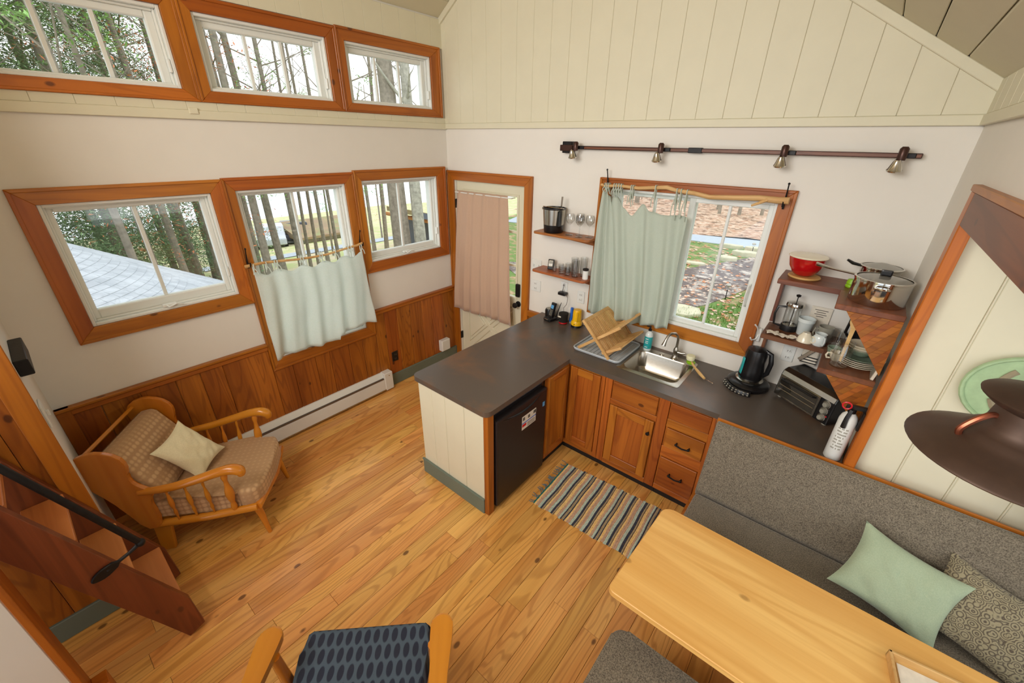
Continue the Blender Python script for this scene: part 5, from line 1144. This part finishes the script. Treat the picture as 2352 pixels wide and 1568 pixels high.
MB().tube([(3.125, -.07, 1.235), (3.135, -.06, 1.215), (3.155, -.035, 1.22), (3.165, -.02, 1.255)], [.006, .004, .005, .005], 7).build('lower_prong', 'white', t, True)
B(3.155, 3.178, -.024, -.0, 1.2, 1.3, .004).build('back_plate', 'white', t)

# ------------------------------------------------------------ track light
t = thing('track_light', 'long dark bronze track light with four spot heads', 'track light', (2.55, 0, 2.41))
B(1.50, 3.63, -.048, -.022, 2.40, 2.425, .003).build('rail', 'dkbronze', t); B(1.50, 3.625, -.05, -.044, 2.405, 2.418, .001).build('rail_groove', 'walnutX', t)
B(1.44, 1.53, -.05, -.0, 2.37, 2.455, .004).build('power_box', 'blackm', t); B(1.425, 1.545, -.062, -.02, 2.385, 2.43, .004).build('power_cover', 'dkbronze', t)
B(2.45, 2.54, -.053, -.02, 2.396, 2.429, .003).build('joiner', 'blackm', t)
for k, (hx, dx) in enumerate(((1.59, -.02), (2.275, -.015), (3.02, -.005), (3.55, -.01))):
    B(hx, hx+.055, -.06, -.045, 2.40, 2.425, .003).build('rail_adapter', 'blackm', t)
    MB().lathe([(0, -.035), (.018, -.035), (.02, -.02), (.02, .02), (.012, .03), (0, .03)], (hx, -.085, 2.425), 14).build('socket', 'dkbronze', t, True)
    h = MB(Matrix.Translation((hx+dx, -.10, 2.375)) @ Matrix.Rotation(R(18), 4, 'X')).lathe([(.012, .02), (.018, .01), (.031, -.028), (.034, -.03), (.034, -.036)], (0, 0, 0), 18).build('spot_head', 'chrome', t, True)
    MB(Matrix.Translation((hx+dx, -.10, 2.375)) @ Matrix.Rotation(R(18), 4, 'X')).lathe([(0, -.022), (.02, -.026), (.031, -.031)], (0, 0, 0), 18).build('bulb_face', 'glassw', h, True)
    MB().tube([(hx, -.085, 2.395), (hx+dx, -.1, 2.385)], .006, 7).build('swivel', 'dkbronze', t)

# ------------------------------------------------------------ bench, table, pillows, lamp
def cushion(mb, x0, x1, y0, y1, z0, z1, r=.03): mb.box(x0, x1, y0, y1, z0, z1, r, 3); return mb
t = thing('dining_bench', 'pine bench frame behind the dining table against panelled wall', 'bench', (4.2, -1.1, 0))
B(3.152, 3.172, -1.45, -.735, 0, .40, .003).build('end_panel', 'cabZ', t); B(3.172, 5.6, -1.45, -1.43, 0, .34).build('front_panel', 'cabX', t)
B(3.172, 5.6, -1.45, -.76, .325, .345).build('seat_board', 'cabX', t)
MB().prism([(-.737, .0), (-.737, .942), (-.750, .942), (-.775, 0)], 3.16, 5.6, 'YZ', .002).build('back_board', 'cabX', t)
o = MB(); o.prism([(-.90, .47), (-.815, .925), (-.805, .94), (-.772, .942), (-.757, .925), (-.80, .47), (-.83, .42), (-.88, .42)], 3.168, 5.6, 'YZ', .012, 3)
tag(o.build('back_cushion', 'greyf', None, True), 'long grey tweed back cushion of the bench', 'cushion')
o = MB(); cushion(o, 3.175, 5.6, -1.46, -.905, .346, .468, .028); tag(o.build('seat_cushion', 'greyf', None, True), 'long grey tweed seat cushion behind the table', 'cushion')
t = thing('second_bench', 'low pine bench base on near side of the dining table', 'bench', (4.2, -2.3, 0))
B(3.16, 3.18, -2.6, -1.98, 0, .33, .003).build('end_panel', 'cabZ', t); B(3.18, 5.6, -2.6, -1.99, .31, .335).build('seat_board', 'cabX', t); B(3.18, 5.6, -2.0, -1.985, 0, .31).build('front_panel', 'cabX', t)
o = MB(); o.prism(rr_(3.155, 5.6, -2.55, -1.955, .06), .337, .465, 'XY', .02, 3); tag(o.build('seat_cushion', 'greyf', None, True), 'grey tweed seat cushion at the bottom edge, near side of table', 'cushion')
t = thing('dining_table', 'light pine dining table with rounded corners', 'table', (4.3, -1.73, 0))
MB().prism([(5.5, -2.02)]+[(5.5, -1.44)]+rc(3.175, -1.485, .05, 90, 170, 5)+rc(3.135, -2.0, .03, 190, 270, 4), .722, .752, 'XY', .003).build('tabletop', 'table', t)
MB().prism([(5.5, -1.995), (5.5, -1.46)]+[(3.19, -1.46), (3.16, -1.995)], .70, .7215, 'XY').build('apron', 'walnutX', t)
B(4.95, 5.0, -1.8, -1.66, 0, .70, .004).build('leg', 'cabZ', t); B(3.95, 4.02, -1.78, -1.68, 0, .70, .006).build('leg', 'cabZ', t)
t = thing('wooden_box', 'shallow wooden box with pale paper at right end of table', 'box', (4.16, -1.68, .752), R(8))
B(-.12, .12, -.11, .11, 0, .008).build('base', 'bamboo', t, local=True)
for a in ((-.125, -.115, -.115, .115), (.115, .125, -.115, .115), (-.125, .125, -.115, -.105), (-.125, .125, .105, .115)): B(*a, 0, .035, .002).build('side', 'bamboo', t, local=True)
B(-.1, .1, -.09, .09, .008, .012).build('paper_sheet', 'paper', t, local=True)
def pillow(name, label, mat, loc, xd, yd, w_=.42, h_=.42, th_=.13, seed=0, n_=26, wrk=.012):
    X_ = Vector(xd).normalized(); Z_ = X_.cross(Vector(yd)).normalized(); Y_ = Z_.cross(X_)
    RT = Matrix((X_, Y_, Z_)).transposed().to_4x4()
    def f(side):
        def g(u, v):
            a, b = u*2-1, v*2-1; e = max(0, (1-abs(a)**2.4)*(1-abs(b)**2.4))**.55
            k = 1-.13*(1-abs(a)**2)*abs(b)**3; k2 = 1-.13*(1-abs(b)**2)*abs(a)**3
            z = side*th_/2*e + wrk*e*noise.noise(Vector((a*2.2+seed, b*2.2, seed)))+wrk*.9*e*noise.noise(Vector((a*5+b*4+seed, b*2-a, seed*2)))
            return (a*w_/2*k2, b*h_/2*k, z)
        return g
    mb = MB(); mb.grid(f(1), n_, n_); mb.grid(f(-1), n_, n_); bmesh.ops.remove_doubles(mb.b, verts=mb.b.verts, dist=.0008)
    o = mb.build(name, mat, None, True); o.matrix_world = Matrix.Translation(loc) @ RT; return tag(o, label, 'pillow')
pillow('sage_pillow', 'plain sage green throw pillow on the bench', 'pillows', (4.10, -1.06, .635), (.384, -.059, -.059), (.124, .204, .204), .41, .35, .12, 3)
pillow('floral_pillow', 'brown floral patterned pillow behind the sage pillow', 'pillowp', (4.40, -1.0, .615), (.314, -.065, -.059), (.04, .225, .225), .40, .36, .10, 8)
# pendant
t = thing('pendant_lamp', 'bronze barn-style pendant lamp above the dining table', 'lamp', (3.975, -1.63, 1.7))
MB().lathe([(.214, -.004), (.217, .0), (.214, .006), (.17, .03), (.13, .05), (.115, .062), (.108, .07), (.1, .076), (.09, .085), (.082, .1), (.078, .13), (.074, .15), (.066, .152), (.07, .13), (.075, .1), (.084, .082), (.1, .068), (.125, .046), (.165, .024), (.205, .002)], (3.975, -1.63, 1.70), 48).build('shade', 'bronze', t, True)
MB().lathe([(.07, .145), (.1, .16), (.118, .175), (.12, .18), (.115, .184), (.07, .196), (.03, .205), (0, .206)], (3.975, -1.63, 1.70), 40).build('cap', 'bronze', t, True)
for a in (200, 320, 80):
    c_, s_ = math.cos(R(a)), math.sin(R(a))
    MB().tube(*spl([(3.975+c_*.128, -1.63+s_*.128, 1.748), (3.975+c_*.131, -1.63+s_*.131, 1.768), (3.975+c_*.112, -1.63+s_*.112, 1.80), (3.975+c_*.088, -1.63+s_*.088, 1.822), (3.975+c_*.073, -1.63+s_*.073, 1.82)], [.008]*5), 8).build('strap', 'copper', t, True)
MB().tube([(3.975, -1.63, 1.9), (3.975, -1.63, 2.298)], .008, 8).build('stem', 'black', t, True); MB().lathe([(.0, .6), (.055, .6), (.055, .585), (0, .57)], (3.975, -1.63, 1.70), 20).build('canopy', 'bronze', t, True)
MB().lathe([(0, -.01), (.03, .02), (.03, .06), (.015, .09)], (3.975, -1.63, 1.72), 16).build('bulb', 'cer', t, True)
# cast iron ornament
t = thing('iron_seat_ornament', 'pale green cast iron tractor seat hung on panelled wall', 'wall ornament', (4.2, -.68, 1.5))
n_ = 48; outl = []; ocx, ocz = 4.275, 1.53
for k in range(n_):
    a = 6.283*k/n_; r_ = .205*(1+.13*math.cos(2*a)-.06*math.cos(3*a)); outl.append((ocx+r_*math.cos(a)*.98, ocz+r_*math.sin(a)*1.05))
MB().prism([p for p in outl], -.676, -.664, 'XZ', .003).build('seat_plate', 'mint', t)
MB().tube([(p[0], -.682, p[1]) for p in outl+outl[:1]], .009, 7).build('rolled_rim', 'mint', t, True)
for k in range(6):
    a0 = 20+60*k; MB().tube([(ocx+.145*math.cos(R(a0+40*s/6)), -.674, ocz+.145*math.sin(R(a0+40*s/6))) for s in range(7)], .013, 6).build('slot', 'slotm', t, True)
for k in range(8):
    a = R(22.5+45*k); MB().tube([(ocx+.05*math.cos(a), -.674, ocz+.05*math.sin(a)), (ocx+.105*math.cos(a), -.674, ocz+.105*math.sin(a))], .012, 6).build('slot', 'slotm', t, True)
MB().lathe([(0, -.01), (.042, -.01), (.046, 0), (.046, .008)], (4.125, -.67, 1.335), 20, 'Y').build('lower_lobe', 'mint', t, True)

# ------------------------------------------------------------ rug
t = thing('rag_rug', 'striped rag rug of navy, tan, yellow and pale blue', 'rug', (2.59, -1.02, 0), R(3))
cols = {'y': lin(250, 212, 140), 't': lin(206, 170, 142), 'b': lin(190, 210, 196), 'n': lin(54, 60, 76), 'g': lin(170, 154, 120), 'k': lin(90, 74, 62)}
for k_, c_ in cols.items(): M['rug'+k_] = cloth_mat('rug_'+k_, mul(c_, .8), mul(c_, 1.12), 90, 1.0, .3, 0, .8)
M['rugfr'] = cloth_mat('rug_fringe', lin(84, 110, 120), lin(120, 132, 134), 90, 1.0)
M['rugteal'] = cloth_mat('rug_edge_teal', lin(16, 96, 96), lin(30, 120, 112), 90, 1.0)
seq = ([('y', .018), ('t', .028), ('b', .022), ('n', .020), ('g', .014), ('k', .005)]*2+[('y', .024), ('t', .020), ('b', .018), ('n', .012), ('g', .02), ('n', .01)])*3; X = -.395; rs = random.Random(9)
tot = sum(w_ for _, w_ in seq); kf = .79/tot
for c_, w_ in seq:
    w2 = w_*kf*rs.uniform(.85, 1.15); n_ = max(1, round(w2/.011)); n_ = min(n_, 2)
    e0, e1 = rs.uniform(-.008, .008), rs.uniform(-.008, .008)
    for q in range(n_):
        xa = X+w2*q/n_; xb = X+w2*(q+1)/n_; xm = (xa+xb)/2; rw = (xb-xa)/2
        pts = [(xm+.002*math.sin(s*.5+X*9)+.001*rs.uniform(-1, 1), lerp(-.262+e0, .262+e1, s/22), .0075) for s in range(23)]
        mb = MB(); mb.tube(pts, [rw*1.02+.0009*(-1)**s for s in range(23)], 6)
        for v in mb.b.verts: v.co.z = .0055+(v.co.z-.0075)*.42
        mb.build('woven_strip', 'rug'+c_, t, True, local=True)
    X += w2
for s_ in (-1, 1): MB().tube([(s_*(.40), -.258+.0258*k, .006) for k in range(21)], .006, 6).build('edge_cord', 'rugteal', t, True, local=True)
mb = MB(); rf = random.Random(4)
for s_ in (-1, 1):
    for k in range(26):
        y0 = -.25+.02*k; a = rf.uniform(-.03, .03); L_ = rf.uniform(.035, .065); z_ = .005
        mb.tube([(s_*.402, y0, z_), (s_*(.402+L_*.5), y0+a, z_+.006), (s_*(.402+L_), y0+a*rf.uniform(.2, 1.8), z_)], .0028, 5)
fr = mb.build('fringe', 'rugfr', t, True, local=True, kind='stuff')

# ------------------------------------------------------------ armchairs
CH = (.57, -2.77, 0); CR = math.atan2(-.593, .805)
t = thing('tan_armchair', 'honey maple armchair with tan patterned cushions in the corner', 'armchair', CH, CR)
def turned(mb, p, q2, r, n_=9, mod=None):
    p, q2 = Vector(p), Vector(q2); pr = mod or [.6, .75, 1.25, .8, 1.6, 1.7, 1.2, .7, 1.0, .6]
    mb.tube(*spl([p+(q2-p)*k/(len(pr)-1) for k in range(len(pr))], [r*v for v in pr], 3), 10)
# seat frame: curved rails
fr_pts = [(-.27, -.30), (-.285, .22), (-.24, .31), (0, .335), (.24, .31), (.285, .22), (.27, -.30)]
for nm, pp in (('side_rail', [(-.265, -.30, .245), (-.285, 0, .255), (-.29, .3, .275)]), ('side_rail', [(.265, -.30, .245), (.285, 0, .255), (.29, .3, .275)]), ('front_rail', [(-.29, .3, .275), (0, .335, .28), (.29, .3, .275)]), ('rear_rail', [(-.265, -.3, .245), (.265, -.3, .245)])):
    MB().tube(pp, .026, 10).build(nm, 'mapleY', t, True, local=True)
for s_ in (-1, 1):
    MB().tube([(s_*.245, .265, .27), (s_*.25, .285, .16), (s_*.262, .305, 0)], [.026, .022, .013], 10).build('leg', 'mapleZ', t, True, local=True)
    MB().prism([(-.34, .0), (-.26, .0), (-.22, .26), (-.32, .28)], s_*.245-.014, s_*.245+.014, 'YZ', .005, 2).build('leg', 'mapleZ', t, local=True)
    ear = [(-.335, .24), (-.25, .24), (-.235, .34), (-.255, .46), (-.20, .515), (-.24, .56), (-.29, .60), (-.30, .66), (-.28, .70), (-.275, .78), (-.33, .84), (-.42, .862), (-.51, .83), (-.55, .76), (-.535, .66), (-.46, .56), (-.40, .44)]
    MB().prism(chk(ear, 1), s_*.285-.014, s_*.285+.014, 'YZ', .006, 2).build('wing_panel', 'mapleZ', t, local=True)
    MB().tube(*spl([(s_*.29, -.28, .535), (s_*.305, -.12, .55), (s_*.312, .04, .585), (s_*.31, .16, .615), (s_*.305, .235, .62), (s_*.303, .275, .60), (s_*.302, .278, .565)], [.02, .025, .027, .029, .033, .033, .02]), 12).build('armrest', 'mapleY', t, True, local=True)
    for y0 in (-.15, -.05, .05):
        mb = MB(); turned(mb, (s_*.285, y0, .27), (s_*.305, y0+.01, .57+.05*(y0+.1)), .0085); mb.build('spindle', 'mapleZ', t, True, local=True)
    mb = MB(); turned(mb, (s_*.29, .17, .28), (s_*.308, .185, .605), .015, mod=[.9, 1.3, .9, 1.5, 1.8, 1.6, 1.0, .8, 1.3, .8]); mb.build('arm_post', 'mapleZ', t, True, local=True)
MB().tube([(-.27, -.47, .60), (.27, -.47, .60)], .013, 8).build('back_rail', 'mapleX', t, True, local=True)
MB().tube([(-.27, -.50, .795), (.27, -.50, .795)], .012, 8).build('top_rail', 'mapleX', t, True, local=True)
cu = MB(); cu.prism([(-.265, -.28), (-.265, .18), (-.29, .22), (-.28, .30), (-.2, .335), (0, .35), (.2, .335), (.28, .30), (.29, .22), (.265, .18), (.265, -.28)], .275, .415, 'XY', .035, 3); cu.build('seat_cushion', 'tanf', t, True, local=True)
cu = MB(); cu.prism([(-.30, .37), (-.19, .42), (-.185, .48), (-.35, .775), (-.38, .79), (-.45, .775), (-.46, .745), (-.36, .50)], -.255, .255, 'YZ', .025, 3); cu.build('back_cushion', 'tanf', t, True, local=True)
pillow('cream_pillow', 'cream throw pillow propped in the tan armchair', 'pillowc', (.488, -2.86, .57), (.12, .178, -.285), (-.175, .177, .069), .345, .28, .10, 5)
BC = (2.485, -2.89, 0); BR = math.atan2(.70, .714)
t = thing('blue_armchair', 'wooden armchair with navy oval-patterned seat at bottom edge', 'armchair', BC, BR)
cu = MB(); cu.prism([(-.24, -.28), (-.275, .18), (-.27, .27), (-.25, .285), (.25, .285), (.27, .27), (.275, .18), (.24, -.28)], .31, .45, 'XY', .03, 3); cu.build('seat_cushion', 'navy', t, True, local=True)
cu = MB(); cu.prism([(-.28, .42), (-.2, .44), (-.27, .82), (-.35, .84), (-.36, .8)], -.24, .24, 'YZ', .025, 3); cu.build('back_cushion', 'navy', t, True, local=True)
for s_ in (-1, 1):
    c_ = s_*.345
    MB().prism(chk([(c_-.032, -.36), (c_-.034, .0), (c_-.045, .1), (c_-.046, .16)]+[(c_+.046*math.cos(R(a)), .16+.046*math.sin(R(a))) for a in range(165, 0, -25)]+[(c_+.046, .14), (c_+.04, .06), (c_+.03, -.05), (c_+.03, -.36)], 1), .60, .632, 'XY', .009, 2).build('armrest', 'mapleY', t, local=True)
    MB().tube([(s_*.31, .1, .60), (s_*.305, .12, .3), (s_*.3, .2, 0)], [.02, .026, .016], 10).build('leg', 'mapleZ', t, True, local=True)
    MB().tube([(s_*.31, -.25, .60), (s_*.30, -.27, .3), (s_*.29, -.32, 0)], [.02, .026, .016], 10).build('leg', 'mapleZ', t, True, local=True)
    MB().tube([(s_*.29, -.28, .29), (s_*.3, .27, .29)], .022, 8).build('side_rail', 'mapleY', t, True, local=True)
    MB().tube([(s_*.25, -.3, .3), (s_*.25, -.4, .9)], .018, 8).build('back_post', 'mapleZ', t, True, local=True)
MB().tube([(-.3, .27, .29), (.3, .27, .29)], .022, 8).build('front_rail', 'mapleX', t, True, local=True)
MB().lathe([(.014, .28), (.016, .44), (.012, .455), (0, .458)], (.295, .265, 0), 12).build('corner_post', 'mapleZ', t, True, local=True)

# ------------------------------------------------------------ ladder stair
t = thing('loft_stair', 'steep reddish wooden loft ladder stair at lower left', 'stairs', (1.075, -3.3, 0))
sl = -.3535
st = [(-3.245, 0), (-3.165, 0), (-3.165, .06), (-3.178, .243), (-3.178+sl*2.3, 2.543), (-3.245-.0+sl*2.6, 2.6), (-3.32+sl*2.35, 2.4), (-3.322, .243-.03)]
st = [(-3.245, 0), (-3.168, .03), (-3.178, .243), (-3.178+sl*2.2, 2.443), (-3.325+sl*2.2, 2.443), (-3.325+sl*.0, .243)]
for x0 in (.852, 1.285): MB().prism(st, x0, x0+.04, 'YZ', .002).build('stringer', 'stairZ', t)
for k in range(8):
    z = .306+.2915*k; yn = -3.196-.103*k
    B(.892, 1.285, yn-.14, yn, z-.03, z, .003).build('tread', 'tread', t)
rl_ = MB(); P0 = Vector((1.302, -3.238, .722)); D_ = Vector((0, -.22, .617)).normalized()
h_ = rl_.tube([P0, P0+D_*1.9], .014, 10).build('handrail', 'blackm', t, True)
MB().ball(tuple(P0), .02, seg=10).build('rail_elbow', 'blackm', h_, True)
MB().tube([P0, P0+Vector((.012, -.05, -.015)), Vector((1.335, -3.372, .695))], [.011, .008, .008], 8).build('bracket_arm', 'blackm', h_, True)
MB(Matrix.Translation((1.330, -3.378, .69)) @ Matrix.Rotation(R(-70), 4, 'X')).prism(chk([(0, -.062), (.024, -.03), (.027, .012), (.014, .05), (0, .064), (-.014, .05), (-.027, .012), (-.024, -.03)], 1), -.004, .01, 'YZ', .004).build('bracket_plate', 'blackm', h_)
